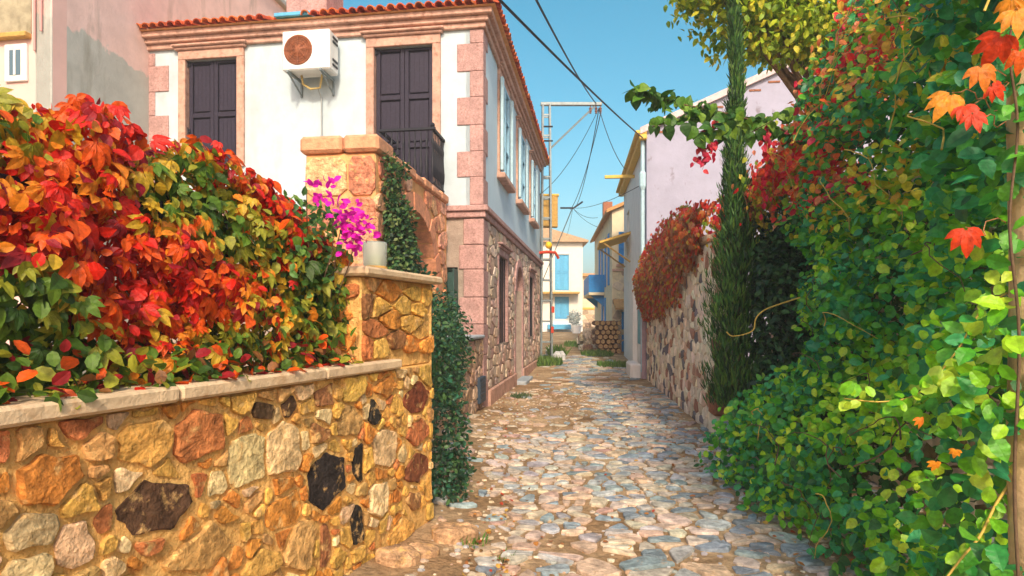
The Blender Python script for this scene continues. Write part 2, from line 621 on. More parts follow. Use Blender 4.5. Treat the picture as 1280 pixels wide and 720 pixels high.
def keep_cob(u, v, pl):
    c = .30 + .075 * v                         # middle of the lane
    if abs(u - (c - .0 + .02 * math.sin(v * 2))) < .045 and v < 6.2:
        return True                            # the earth-filled runnel
    left = lerp_tab(v, [3, 4.5, 5.5, 7, 9, 12, 18, 24], [-.25, -.18, -.15, -.2, -.35, .3, .9, 1.2])
    right = lerp_tab(v, [3, 8, 10, 16, 24], [2.4, 2.6, 2.6, 2.9, 3.4])
    if u < left:
        return rng.random() > (.12 if v < 6 else .28 if v < 10 else .12)
    if u > right:
        return rng.random() > .5
    if 8.4 < v < 13.5 and u < lerp_tab(v, [8.4, 9.5, 13.5], [.5, 1.25, 1.75]):
        return rng.random() > .2
    if v > 13.5 and abs(u - 2.3) > .75:
        return rng.random() > .3
    if noise.noise(Vector((u * 1.3, v * .9, 5.5))) > .22 + .25 * (u > .3 + .075 * v):
        return rng.random() < .7
    return rng.random() < .06
pol = []
for (a, b, su, sv_) in ((2.9, 5.6, .15, .13), (5.6, 9, .155, .14), (9, 15, .17, .16), (15, 24, .26, .24)):
    pol += voronoi(rng, -1.0, 3.6, a, b, su, sv_, .036, .5, keep_cob, .3)
def cob_col(pl):
    u = sum(p[0] for p in pl) / len(pl)
    v = sum(p[1] for p in pl) / len(pl)
    w = u - .3 - .075 * v                       # stones toned warm for the lit left, bluer for the shaded right
    warm = [(.56, .41, .31), (.60, .45, .34), (.66, .54, .40), (.48, .34, .27), (.54, .46, .38), (.40, .40, .40)]
    cool = [(.32, .40, .43), (.42, .46, .46), (.56, .51, .42), (.26, .33, .37), (.48, .44, .38), (.60, .53, .42), (.22, .29, .34)]
    return shade(rng, rng.choice(warm if rng.random() < (.7 if w < 0 else .22) else cool), .16)
class Cob:
    pass
def cob_map(x, y, n):
    return (x, y, street_z(x, y) + n)
lay(rng, pol, street, cobble_m, None, cob_map, .020, 'cobblestone', 300, order=lambda pl: sum(p[1] for p in pl) / len(pl), rough=.22, tilt=.05, base=-.05, colf=cob_col)

peb = MB()
for _ in range(2600):
    y = 3 + 11 * rng.random() ** 1.5
    x = rng.uniform(-.7 + .02 * y, 2.9)
    r_ = rng.uniform(.008, .03) * (1.5 if rng.random() < .1 else 1)
    stone_into(peb, [(x + r_ * math.cos(t) * rng.uniform(.7, 1.3), y + r_ * math.sin(t) * rng.uniform(.7, 1.1)) for t in (0, 1.3, 2.5, 3.8, 5.)], r_ * .5, cob_map, rng, shade(rng, rng.choice([(.62, .48, .34), (.50, .36, .24), (.66, .56, .44), (.42, .42, .42)]), .2), -.01, .2, .1, .6)
peb.build('pebbles', cobble_m, street, kind='stuff')

# ------------------------------------------------------------------ the two-storey house
HX, HY, HR = -.53, 10.9, -8.2
house = thing('stone_house', 'two-storey house, white plaster above pink corner blocks, red tiled eaves, dark shutters', 'house', (HX, HY, 0), HR)
W_, L_ = 6.7, 10.7
rng = random.Random(3)
front_holes = [(-5.78, -4.72, 4.5, 6.58), (-2.01, -.91, 3.9, 6.58)]
up_holes = [(1.75, 2.95, 4.62, 6.62), (4.55, 5.85, 4.62, 6.45), (7.4, 8.5, 4.62, 6.38)]
lo_holes = [(1.7, 2.85, 1.1, 2.95), (4.2, 5.5, -.3, 2.95), (7.2, 8.3, 1.1, 2.9)]
mb = MB(); wall_with_holes(mb, -W_, -.001, 3.5, 6.95, -.3, 0, front_holes, FR); mb.build('front_wall', plaster_w, house)
mb = MB(); wall_with_holes(mb, -W_, -.001, -.4, 3.5, -.3, 0, [(-1.35, -.45, 1.15, 2.55)], FR); mb.build('lower_front_wall', mortar_grey, house)
mb = MB(); wall_with_holes(mb, .301, L_, 3.5, 7.0, -.3, 0, up_holes, SD); mb.box(.0, .301, 3.5, 7.0, -.3, -.002, SD, 0); mb.build('side_wall', plaster_skylit, house)
mb = MB(); wall_with_holes(mb, .301, L_, -.4, 3.5, -.3, 0, lo_holes, SD); mb.box(.0, .301, -.4, 3.5, -.3, -.002, SD, 0); mb.build('lower_side_wall', mortar_grey, house)
part('back_wall', plaster_w, house, -W_, -.31, L_ - .3, L_ - .001, -.4, 7.0)
part('far_side_wall', plaster_w, house, -W_ + .001, -W_ + .3, .31, L_ - .31, -.4, 7.0)
part('interior_shade_block', M('dark_interior', (.03, .03, .03), .95, 0, 1, 0, 1, 0), house, -W_ + .4, -.7, .7, L_ - .5, 0, 6.9)  # near-black block standing in for the unlit inside of the house
# masonry of the ground floor
pal_side = [(.56, .42, .32), (.62, .49, .38), (.48, .37, .30), (.58, .40, .30), (.42, .32, .26), (.66, .54, .42), (.50, .34, .27)]
pol = voronoi(rng, .35, L_ - .3, .31, 3.42, .33, .2, .022, .42, lambda u, v, pl: hit(pl, lo_holes, .01))
lay(rng, pol, house, stone_fine, pal_side, SD, .03, 'stone', 260, order=lambda pl: pl[0][0])
pol = voronoi(rng, -2.6, -.36, .1, 3.42, .5, .36, .02, .25, lambda u, v, pl: hit(pl, [(-1.5, -.36, 1.0, 2.7)], .02))
lay(rng, pol, house, stone_fine, [(.66, .47, .38), (.70, .55, .44), (.62, .42, .35), (.72, .58, .45)], FR, .02, 'ashlar', 80)
# corner blocks
z = 0.
i = 0
hs = [.52, .46, .55, .48, .5, .44, .48]
while z < 3.36:
    h = min(hs[i % 7], 3.42 - z)
    wf, ws = (.42, .30) if i % 2 else (.34, .42)
    MB().box(-wf, .03, z - (.35 if i == 0 else 0), z + h - .008, -.03, ws, lambda u, v, n: (u, n, v), .012).build('corner_block', pinkstone, house)
    z += h; i += 1
for (z0, z1, lng) in ((3.66, 4.16, 0), (4.16, 4.62, 1), (4.62, 5.09, 0), (5.09, 5.59, 1), (5.59, 6.05, 0), (6.05, 6.55, 1), (6.55, 6.8, 0)):
    wf, ws = (.46, .24) if lng else (.225, .44)
    MB().box(-wf, .022, z0, z1 - .004, -.022, ws, lambda u, v, n: (u, n, v), .01).build('corner_block', pinkstone, house)
    MB().box(-W_ - .02, -W_ + (.55 if lng else .26), z0 - .04, z1 - .044, -.022, .05, lambda u, v, n: (u, n, v), .01).build('corner_block', pinkstone, house)
# mouldings
def run(name, mat, z0, z1, p, ch=.012):
    part(name, mat, house, -W_ - .12, p, z0, z1, 0, p, FR, ch)
    part(name, mat, house, .001, L_ + .05, z0, z1, 0, p - .003, SD, ch)
run('string_course', pinkstone, 3.43, 3.54, .07)
run('string_course', pinkstone, 3.54, 3.64, .12)
run('cornice', peach, 6.80, 6.90, .07)
run('cornice', peach, 6.90, 6.99, .13)
run('cornice', peach, 6.99, 7.09, .21)
for a, b in ((.45, 4.16), (5.54, L_)):
    part('plinth', peach, house, a, b, -.3, .30, 0, .07, SD, .02)
part('corner_plinth', peach, house, -.42, .045, -.3, .02, -.05, .44, lambda u, v, n: (u, n, v), .02)
# roof
roof = MB()
ov, pitch = .28, math.tan(R(21))
x0, x1, y0, y1, ez = -W_ - .15, ov, -ov, L_ + ov, 7.095
hw = (x1 - x0) / 2
rz_ = ez + hw * pitch
rg0, rg1 = (x0 + hw, y0 + hw, rz_), (x0 + hw, y1 - hw, rz_)
roof.add([(x0, y0, ez), (x1, y0, ez), (x1, y1, ez), (x0, y1, ez), rg0, rg1], [(0, 1, 4), (1, 2, 5, 4), (2, 3, 5), (3, 0, 4, 5), (0, 1, 2, 3)])
roof = roof.build('roof', mortar_orange, house, center=False)
tp = [(.56, .10, .03), (.62, .14, .035), (.48, .08, .03), (.60, .17, .05)]
field = MB()
sp = .178
def tiles(n, pos, dirv, length, skip=()):
    dv = Vector(dirv)
    up = Vector((0, 0, 1))
    for i in range(n):
        p = Vector(pos(i))
        c = shade(rng, rng.choice(tp))
        j = Vector((rng.uniform(-.012, .012), rng.uniform(-.012, .012), rng.uniform(-.006, .006)))
        if i not in skip:
            MB().halftube(p + j + Vector((0, 0, .03)), p + dv * .42 + j * .3 + Vector((0, 0, .015)), .083, .066, up, .016, 7, c).build('roof_tile', tile_m, roof)
        ln = length(i)
        q = .36
        while q < min(ln, 3.2):
            field.halftube(p + dv * q + Vector((0, 0, .028)), p + dv * min(q + .42, ln + .1) + Vector((0, 0, .014)), .083, .066, up, .014, 5, shade(rng, rng.choice(tp)))
            q += .36
d = Vector((0, math.cos(R(21)), math.sin(R(21))))
nf = int((x1 - x0) / sp)
tiles(nf, lambda i: (x0 + sp * (i + .5), y0 - .05, ez - .015), d, lambda i: min(sp * (i + .5), (x1 - x0) - sp * (i + .5)) / math.cos(R(21)), skip=(16, 17, 18, 19))
d = Vector((-math.cos(R(21)), 0, math.sin(R(21))))
nf2 = int((y1 - y0) / sp)
tiles(nf2, lambda i: (x1 + .05, y0 + sp * (i + .5), ez - .015), d, lambda i: min(sp * (i + .5), (y1 - y0) - sp * (i + .5), hw) / math.cos(R(21)))
field.build('upper_tile_rows', tile_m, roof, kind='stuff', center=False)
ch = part('chimney', pinkstone, house, -3.75, -2.95, .0, .8, 7.12, 8.5, UP, .03)
part('blue_flashing', blue_m, house, -3.82, -3.12, -.30, -.02, 7.14, 7.21, UP, .01)
part('blue_flashing', blue_m, house, -W_ - .42, -W_ - .12, -.22, .3, 7.04, 7.24, UP, .02)
# windows with panelled shutters
def shutters(u0, u1, v0, v1, rows, mp, mat, parent, n0=-.09, hinge=True):
    w = MB().box(u0, u1, v0, v1, n0 - .04, n0 - .02, mp, 0).build('shutters', mat, parent)
    mid = (u0 + u1) / 2
    g = .004
    for (a, b) in ((u0 + .01, mid - g), (mid + g, u1 - .01)):
        st = .075
        fr = MB().box(a, a + st, v0 + .01, v1 - .01, n0 - .02, n0 + .03, mp).box(b - st, b, v0 + .01, v1 - .01, n0 - .02, n0 + .03, mp)
        hh = (v1 - v0 - .02) / rows
        for k in range(rows + 1):
            zz = v0 + .01 + k * hh
            fr.box(a + st, b - st, max(v0 + .01, zz - .045), min(v1 - .01, zz + .045), n0 - .02, n0 + .027, mp)
        o = fr.build('shutter_frame', mat, w)
        o.location -= Vector(w.location)
        for k in range(rows):
            z0, z1 = v0 + .01 + k * hh + .06, v0 + .01 + (k + 1) * hh - .06
            pb = MB().box(a + st + .018, b - st - .018, z0 + .012, z1 - .012, n0 - .02, n0 + .012, mp, .012)
            for q in range(1, 4):
                xx = a + st + .018 + (b - a - 2 * st - .036) * q / 4
                pb.box(xx - .004, xx + .004, z0 + .02, z1 - .02, n0 + .012, n0 + .017, mp, .001)
            o = pb.build('shutter_panel', mat, w)
            o.location -= Vector(w.location)
    if hinge:
        for zz in (v1 - .06, v0 + (v1 - v0) * .36):
            for xx in (u0, u1):
                o = MB().box(xx - .05, xx + .05, zz - .035, zz + .035, n0 + .03, n0 + .05, mp).tube([mp(xx, zz - .06, n0 + .055), mp(xx, zz + .06, n0 + .055)], .016).build('hinge', iron_m, w)
                o.location -= Vector(w.location)
    return w
def surround(u0, u1, v0, v1, t, mp, mat, parent, p=.05, cap=True, sill=False):
    for (a, b, c, d_) in ((u0 - t, u0, v0, v1), (u1, u1 + t, v0, v1)):
        part('jamb', mat, parent, a, b, c, d_, -.1, p, mp, .01)
    part('lintel', mat, parent, u0 - t, u1 + t, v1, v1 + t * 1.15, -.1, p + .003, mp, .01)
    if cap:
        part('window_cornice', mat, parent, u0 - t - .05, u1 + t + .05, v1 + t * 1.15, v1 + t * 1.15 + .05, 0, p + .05, mp, .015)
        part('window_cornice', mat, parent, u0 - t - .08, u1 + t + .08, v1 + t * 1.15 + .05, v1 + t * 1.15 + .095, 0, p + .1, mp, .015)
    if sill:
        part('sill', mat, parent, u0 - t - .06, u1 + t + .06, v0 - .12, v0, -.1, p + .12, mp, .02)
for h, rows in zip(front_holes, (2, 3)):
    if rows == 3:
        shutters(h[0], h[1], h[2], h[3], 3, FR, shutter_m, house)
    else:
        shutters(h[0], h[1], h[2], h[3], 2, FR, shutter_m, house)
    surround(*h, .15, FR, peach, house)
shutters(-1.35, -.45, 1.15, 2.55, 2, FR, green_sh, house, hinge=False)
part('open_shutter', green_sh, house, -.47, -.44, 1.2, 2.5, .0, .32, FR, .006)
def casement(h, frame_m, parent, mp_, bars=2, off=0.):
    mp = lambda u, v, n: mp_(u, v, n + off)
    g = MB().box(h[0] + .04, h[1] - .04, h[2] + .04, h[3] - .04, -.16, -.15, mp, 0).build('glass_pane', darkglass, parent)
    fr = MB()
    t = .06
    fr.box(h[0], h[0] + t, h[2], h[3], -.18, -.09, mp).box(h[1] - t, h[1], h[2], h[3], -.18, -.09, mp)
    fr.box(h[0] + t, h[1] - t, h[2], h[2] + t, -.18, -.09, mp).box(h[0] + t, h[1] - t, h[3] - t, h[3], -.18, -.09, mp)
    m = (h[0] + h[1]) / 2
    fr.box(m - .035, m + .035, h[2] + t, h[3] - t, -.17, -.085, mp)
    for k in range(1, bars + 1):
        zz = h[2] + (h[3] - h[2]) * k / (bars + 1)
        fr.box(h[0] + t, m - .035, zz - .02, zz + .02, -.165, -.1, mp).box(m + .035, h[1] - t, zz - .02, zz + .02, -.165, -.1, mp)
    fr.build('window_frame', frame_m, parent)
for h in up_holes:
    casement(h, M('window_blue', (.26, .50, .66), .6, .12, 10, .1, 60, .3), house, SD, 2, .15)
    surround(*h, .13, SD, peach, house, .05, True, True)
    for uu in (h[0] - .17, h[1] + .02):        # folded-back leaves and their catches
        part('shutter_leaf', paleblue, house, uu, uu + .14, h[2] + .05, h[3] - .05, .07, .13, SD, .006)
for h in (lo_holes[0], lo_holes[2]):
    casement(h, M('brown_window_paint', (.16, .08, .05), .6, .2, 12, .1, 50, .3), house, SD, 3)
    surround(*h, .12, SD, pinkstone, house, .03, True, False)
    for k in range(5):
        uu = h[0] + .1 + (h[1] - h[0] - .2) * k / 4
        MB().tube([(-.03, uu, h[2]), (-.03, uu, h[3])], .013).build('window_bar', iron_m, house)
dr = part('door', M('brown_door', (.10, .05, .035), .6, .25, 14, .2, 50, .3), house, 4.2, 5.5, -.2, 2.95, -.24, -.18, SD, .01)
for (a, b) in ((4.28, 4.82), (4.88, 5.42)):
    for (c, d_) in ((.3, 1.1), (1.25, 2.3)):
        o = MB().box(a + .06, b - .06, c, d_, -.18, -.155, SD, .015).build('door_panel', MATS['brown_door'], dr)
        o.location -= dr.location
arc = [(4.85 + .66 * math.cos(R(a)), 2.3 + .66 * math.sin(R(a))) for a in range(0, 181, 15)]
MB().prism([(5.51, 2.3)] + arc[:7] + [(4.85, 2.96), (5.51, 2.96)], -.26, .01, SD).build('arch_spandrel', pinkstone, house)
MB().prism(arc[6:] + [(4.19, 2.3), (4.19, 2.96)], -.26, .01, SD).build('arch_spandrel', pinkstone, house)
for k in range(9):
    a0, a1 = R(k * 20), R(k * 20 + 19)
    MB().prism([(4.85 + r * math.cos(a), 2.3 + r * math.sin(a)) for r, a in ((.67, a0), (.67, a1), (.86, a1), (.86, a0))], -.02, .05, SD).build('arch_stone', pinkstone, house)
for a in (3.98, 5.51):
    part('door_jamb', pinkstone, house, a, a + .2, -.2, 2.3, -.2, .04, SD, .012)
part('doorstep', slate, house, 4.1, 5.6, -.2, .1, 0, .3, SD, .02)
# balcony
bal = part('balcony', M('balcony_slab', (.30, .25, .24), .9, .2, 6, .3, 40, .15), house, -1.66, -.68, 3.72, 3.84, 0, .75, FR, .02)
def bpart(name, mbx, mat):
    o = mbx.build(name, mat, bal)
    o.location -= bal.location
bpart('top_rail', MB().box(-1.66, -.66, 4.80, 4.85, .70, .76, FR).box(-.74, -.68, 4.80, 4.85, 0, .70, FR).box(-1.66, -1.60, 4.80, 4.85, 0, .70, FR), iron_m)
bpart('bottom_rail', MB().box(-1.66, -.66, 3.90, 3.93, .71, .75, FR).box(-.73, -.69, 3.90, 3.93, 0, .71, FR).box(-1.65, -1.61, 3.90, 3.93, 0, .71, FR), iron_m)
for k in range(10):
    bx = -1.63 + k * (.92 / 9)
    prof = [(.011, 3.92), (.011, 4.02), (.024, 4.08), (.030, 4.2), (.018, 4.36), (.012, 4.5), (.02, 4.6), (.011, 4.66), (.011, 4.81)]
    bpart('baluster', MB().lathe(prof, bx, -.73, 7), iron_m)
for k in range(7):
    bpart('baluster', MB().lathe(prof, -.71, -.64 + k * .1, 7), iron_m)
bpart('finial', MB().lathe([(.001, 4.93), (.03, 4.91), (.042, 4.88), (.03, 4.85), (.015, 4.84)], -.71, -.73, 10), iron_m)
for xx in (-1.5, -.85):
    bpart('bracket', MB().prism([(0, 3.72), (.6, 3.72), (.6, 3.66), (.08, 3.42), (0, 3.42)], xx - .05, xx + .05, lambda u, v, n: (n, -u, v)), pinkstone)

# air conditioner on the front wall
ac = thing('air_conditioner', 'white air conditioner box with round rusty fan grille on white wall', 'air conditioner', (HX, HY, 0), HR)
MB().box(-3.55, -2.65, 6.05, 6.76, .12, .50, FR, .025).build('case', enamel, ac)
prof = [(.001, .515), (.07, .525), (.08, .51), (.23, .502), (.255, .52), (.268, .51), (.268, .48)]
V, F = [], []
fx, fz = -3.24, 6.41
for (r, n_) in prof:
    for k in range(28):
        t = 2 * math.pi * k / 28
        V.append(FR(fx + r * math.cos(t), fz + r * math.sin(t), n_))
for i in range(len(prof) - 1):
    for k in range(28):
        F.append((i * 28 + k, i * 28 + (k + 1) % 28, (i + 1) * 28 + (k + 1) % 28, (i + 1) * 28 + k))
fan = MB().add(V, F).build('fan_grille', rust_m, ac, smooth=True)
for rr in (.12, .16, .20, .235):
    o = MB().tube([FR(fx + rr * math.cos(t * math.pi / 12), fz + rr * math.sin(t * math.pi / 12), .525) for t in range(25)], .005, n=4, cap=False).build('grille_ring', rust_m, fan)
    o.location -= fan.location
for k in range(8):
    t = math.pi * k / 4
    o = MB().tube([FR(fx + .06 * math.cos(t), fz + .06 * math.sin(t), .528), FR(fx + .26 * math.cos(t), fz + .26 * math.sin(t), .525)], .006, n=4).build('grille_spoke', rust_m, fan)
    o.location -= fan.location
for zz in (6.66, 6.58, 6.26, 6.17):
    MB().box(.18, .38, zz - .02, zz + .02, -2.65, -2.635, lambda u, v, n: (n, -u, v), .003).build('vent_slot', iron_m, ac)
for xx in (-3.42, -2.80):
    MB().box(xx - .02, xx + .02, 6.0, 6.05, 0, .56, FR).tube([FR(xx, 5.78, .03), FR(xx, 6.01, .52)], .016).box(xx - .02, xx + .02, 5.74, 6.0, 0, .035, FR).build('bracket', metal_grey, ac)
MB().tube([FR(-3.3, 6.05, .26), FR(-3.28, 5.9, .24), FR(-3.15, 5.82, .2), FR(-2.98, 5.84, .18), FR(-2.9, 6.05, .26)], .02).build('refrigerant_hose', M('tan_hose', (.55, .42, .16), .7, .1, 8, 0, 1, .3), ac)
MB().tube([FR(-3.02, 5.84, .18), FR(-3.02, 5.7, .04), FR(-3.02, 5.2, .035), FR(-3.03, 3.9, .035)], .012).build('drain_pipe', M('grey_pipe', (.34, .37, .38), .6, .1, 8, 0, 1, .3), ac)

# ------------------------------------------------------------------ low wall against the house corner, with its meter box
low = thing('low_stone_wall', 'low brown stone wall with grey cap at the house corner', 'wall', (HX, HY, 0), HR)
part('wall_core', mortar_grey, low, -.45, 0, -2.35, -.06, -.3, 1.28, UP, .02)
rng = random.Random(5)
pb_ = [(.42, .27, .18), (.50, .34, .23), (.36, .23, .17), (.46, .33, .25), (.55, .40, .28)]
lay(rng, voronoi(rng, -2.34, -.07, .0, 1.26, .30, .24, .03, .4), low, stone_m, pb_, SD, .03)
lay(rng, voronoi(rng, -.44, -.01, .0, 1.26, .25, .22, .03, .3), low, stone_m, pb_, lambda u, v, n: (u, -2.35 - n, v), .025)
part('cap', slate, low, -.50, .06, -2.40, -.055, 1.28, 1.34, UP, .02)
mt = thing('meter_box', 'small dark blue metal meter box set in the low wall', 'meter box', (HX, HY, 0), HR)
MB().box(-.62, -.12, .18, .62, .01, .09, SD, .01).build('case', M('dark_blue_metal', (.03, .055, .085), .5, .2, 12, .1, 40, .4), mt)
for k in range(5):
    MB().box(-.55, -.19, .26 + k * .07, .28 + k * .07, .09, .10, SD, .003).build('louvre', MATS['dark_blue_metal'], mt)

# ------------------------------------------------------------------ arched gateway wall running up to the house
GX, GY = -1.662, 7.46
gate = thing('arched_gateway', 'tall orange sandstone gateway wall with a round arch', 'gateway', (GX, GY, 0), HR)
rng = random.Random(8)
core = MB().box(-.92, -.012, .012, .5, -.3, 3.66, UP, .02).box(-.45, -.012, 2.75, 3.50, -.3, 3.66, UP, 0)
ay, az, ar = 1.62, 2.1, 1.12
arcp = [(ay + ar * math.cos(R(a)), az + ar * math.sin(R(a))) for a in range(0, 181, 12)]
for i in range(len(arcp) - 1):
    (ya, za), (yb, zb) = arcp[i], arcp[i + 1]
    core.add([(x, y, z) for x in (-.45, -.012) for (y, z) in ((ya, za), (yb, zb), (yb, 3.66), (ya, 3.66))],
             [(0, 1, 2, 3), (4, 5, 6, 7), (0, 1, 5, 4), (2, 3, 7, 6)])
core.build('wall_core', mortar_orange, gate, center=False)
po = [(.70, .32, .19), (.74, .38, .24), (.64, .26, .15), (.74, .42, .29), (.60, .24, .14), (.74, .39, .22)]
ins = lambda u, v, pl: any(math.hypot(p[0] - ay, max(0, p[1] - az)) < ar + .2 for p in pl)
lay(rng, voronoi(rng, .0, 3.48, .0, 3.64, .36, .26, .03, .36, ins), gate, stone_m, po, lambda u, v, n: (n - .012, u, v), .03)
for k in range(13):                               # voussoirs
    a0, a1 = R(k * 180 / 13 + .6), R((k + 1) * 180 / 13 - .6)
    MB().prism([(ay + r * math.cos(a), az + r * math.sin(a)) for r, a in ((ar - .01, a0), (ar - .01, a1), (ar + .26, a1), (ar + .26, a0))], -.30, .03 + rng.uniform(-.01, .012), SD).build('arch_stone', M('arch_sandstone', (.68, .30, .17), .9, .3, 14, .6, 35, .15, bdist=.03), gate)
zz = 0
for (h, ws) in ((.5, (.4, .52)), (.55, (.55, .37)), (.5, (.42, .5)), (.6, (.6, .32)), (.55, (.4, .52)), (.42, (.5, .42)), (.5, (.56, .36))):
    a = -.92
    for w in ws:
        mbs = MB()
        stone_into(mbs, [(a + .012, zz + .012), (a + w - .012, zz + .02), (a + w - .015, zz + h - .015), (a + .015, zz + h - .01)], .035, lambda u, v, n: (u, -n + .012, v), rng, shade(rng, rng.choice(po)))
        mbs.build('stone', stone_m, gate)
        a += w
    zz += h
for (a, b) in ((-.97, -.42), (-.41, .05)):
    part('coping_slab', M('orange_coping', (.66, .32, .18), .9, .3, 12, .6, 30, .15, bdist=.03), gate, a, b, -.06, .52, 3.66, 3.86 + rng.uniform(-.02, .01), UP, .035)
yy = .525
while yy < 3.4:
    ln = min(rng.uniform(.4, .62), 3.5 - yy)
    part('coping_slab', MATS['orange_coping'], gate, -.49, .045, yy, yy + ln - .012, 3.66, 3.80 + rng.uniform(-.03, .02), UP, .03)
    yy += ln

# ------------------------------------------------------------------ front garden wall and its pier
EX, EY, ER = -.63, 4.79, -18.8
gw = thing('garden_wall', 'low ochre rubble garden wall with black and cream stones under a pale coping', 'wall', (EX, EY, 0), ER)
rng = random.Random(21)
WM = .035
part('mortar_core', mortar_ochre, gw, -.42, 0, -4.4, -.001, -.3, 1.262, UP, .01)
ST = [(-3.03,-2.76,1.00,1.17,'O'),(-2.65,-2.41,1.04,1.22,'G'),(-2.89,-2.68,1.205,1.25,'R'),(-2.39,-2.10,0.97,1.24,'R'),(-2.09,-1.86,0.78,1.08,'P'),(-2.22,-2.12,0.79,0.93,'P'),(-2.70,-2.26,0.75,0.95,'D'),(-3.03,-2.87,0.86,0.96,'W'),(-2.85,-2.74,0.72,0.91,'W'),(-3.03,-2.90,0.74,0.83,'P'),(-2.58,-1.96,0.51,0.68,'T'),(-2.61,-2.40,0.695,0.73,'R'),(-1.85,-1.57,0.79,1.06,'P'),(-1.95,-1.80,1.10,1.20,'D'),(-1.74,-1.63,1.09,1.20,'D'),(-1.47,-1.29,1.09,1.24,'B'),(-1.24,-0.95,1.11,1.23,'G'),(-1.55,-1.13,0.51,0.86,'K'),(-1.10,-0.985,0.59,0.84,'K'),(-0.91,-0.53,0.60,0.90,'P'),(-0.93,-0.80,0.92,1.06,'K'),(-1.30,-0.97,0.88,1.06,'T'),(-1.51,-1.35,0.90,1.02,'B'),(-1.86,-1.58,0.53,0.70,'O'),(-0.50,-0.015,0.90,1.14,'M'),(-0.47,-0.015,0.65,0.87,'R'),(-0.50,-0.015,0.36,0.63,'M'),(-1.11,-0.99,0.19,0.48,'K'),(-1.72,-1.46,0.25,0.49,'T'),(-1.43,-1.32,0.19,0.46,'B'),(-0.94,-0.66,0.29,0.55,'P'),(-0.92,-0.07,0.01,0.20,'G'),(-0.50,-0.16,0.23,0.34,'B'),(-2.02,-1.76,0.35,0.485,'G'),(-2.66,-2.52,.975,1.02,'P'),(-2.02,-1.88,0.70,0.76,'T'),(-2.24,-2.03,0.70,0.735,'O'),(-0.90,-0.54,1.08,1.21,'O'),(-3.62,-3.1,.96,1.2,'O'),(-3.5,-3.1,.6,.9,'D')]
SCOL = {'O': (.72, .29, .06), 'G': (.78, .45, .11), 'R': (.58, .20, .07), 'P': (.84, .64, .33), 'D': (.13, .075, .04), 'W': (.74, .50, .28), 'T': (.62, .36, .13), 'B': (.34, .15, .06), 'K': (.030, .026, .022), 'M': (.24, .075, .035), 'Y': (.62, .40, .1)}
seeds = [((a + b) / 2, (c + d) / 2, math.sqrt((b - a) * (d - c)) * .5, k, (b - a), (d - c)) for (a, b, c, d, k) in ST]
tries = 0
while tries < 9000:                             # smaller stones wherever the big ones leave room
    tries += 1
    r_ = rng.choice((.13, .10, .075, .055)) if tries < 4000 else rng.choice((.055, .04))
    u, v = rng.uniform(-4.3, -.02), rng.uniform(.0, 1.25)
    if all(math.hypot(max(0, abs(u - q[0]) - q[4] * .36), (max(0, abs(v - q[1]) - q[5] * .36)) * 1.3) > r_ * .92 for q in seeds):
        seeds.append((u, v, r_, rng.choice('OGGPTGOGPWGTOTGORG'), r_ * 1.7, r_ * 1.4))
def power_cells(seeds, u0, u1, v0, v1, gap):
    out = []
    for (x, y, r0, k, w, h) in seeds:
        poly = [(max(u0, x - w * .62 - .02), max(v0, y - h * .62 - .02)), (min(u1, x + w * .62 + .02), max(v0, y - h * .62 - .02)), (min(u1, x + w * .62 + .02), min(v1, y + h * .62 + .02)), (max(u0, x - w * .62 - .02), min(v1, y + h * .62 + .02))]
        for (x2, y2, r2, k2, w2, h2) in seeds:
            d = math.hypot(x2 - x, y2 - y)
            if d < 1e-6 or d > .9:
                continue
            nx, ny = (x2 - x) / d, (y2 - y) / d
            e1 = abs(nx) * w / 2 + abs(ny) * h / 2            # half extents towards each other
            e2 = abs(nx) * w2 / 2 + abs(ny) * h2 / 2
            off = nx * x + ny * y + d * e1 / (e1 + e2) - gap / 2
            new = []
            for i in range(len(poly)):
                p, q = poly[i], poly[(i + 1) % len(poly)]
                dp, dq = nx * p[0] + ny * p[1] - off, nx * q[0] + ny * q[1] - off
                if dp <= 0:
                    new.append(p)
                if (dp < 0 < dq) or (dq < 0 < dp):
                    t = dp / (dp - dq)
                    new.append((p[0] + (q[0] - p[0]) * t, p[1] + (q[1] - p[1]) * t))
            poly = new
            if len(poly) < 3:
                break
        if len(poly) >= 3:
            pl = []
            for i in range(len(poly)):                        # chipped, uneven edges
                p, q = poly[i], poly[(i + 1) % len(poly)]
                ln = math.hypot(q[0] - p[0], q[1] - p[1])
                pl.append(p)
                m = int(ln / .07)
                for t in range(1, m + 1):
                    f = t / (m + 1)
                    j = rng.uniform(-.012, .006)
                    pl.append((p[0] + (q[0] - p[0]) * f - (q[1] - p[1]) / ln * -j, p[1] + (q[1] - p[1]) * f + (q[0] - p[0]) / ln * -j))
            a = [p[0] for p in pl]; b = [p[1] for p in pl]
            if max(a) - min(a) > .035 and max(b) - min(b) > .03:
                out.append((pl, k))
    return out
cells = sorted(power_cells(seeds, -4.35, -.012, .0, 1.252, .022), key=lambda c: -c[0][0][0])
rest = MB()
for n_, (pl, k) in enumerate(cells):
    mbs = MB() if n_ < 290 else rest
    stone_into(mbs, pl, rng.uniform(.008, .03), SD, rng, shade(rng, SCOL[k], .14), -.03, .10, .07, .93, .7)
    if n_ < 290:
        mbs.build('stone', stone_m, gw)
if rest.v:
    rest.build('small_stone_work', stone_m, gw, kind='stuff')
yy = -4.4
for ln in (1.05, .95, .98, .9):
    e = min(yy + ln, -.56)
    part('coping_slab', coping_m, gw, -.46, .055, yy + .003, e - .003, 1.265, 1.33, UP, .012)
    yy = e
pr = thing('wall_pier', 'square ochre stone pier with a thin slab cap at the garden wall end', 'pier', (EX, EY, 0), ER)
part('mortar_core', mortar_ochre, pr, -.45, -.02, -.97, -.0012, 1.262, 1.88, UP, .01)
part('end_mortar', mortar_ochre, pr, -.43, -.012, -.0005, .03, -.3, 1.88, UP, .01)
PP = [SCOL[k] for k in 'OGTROOGRB']
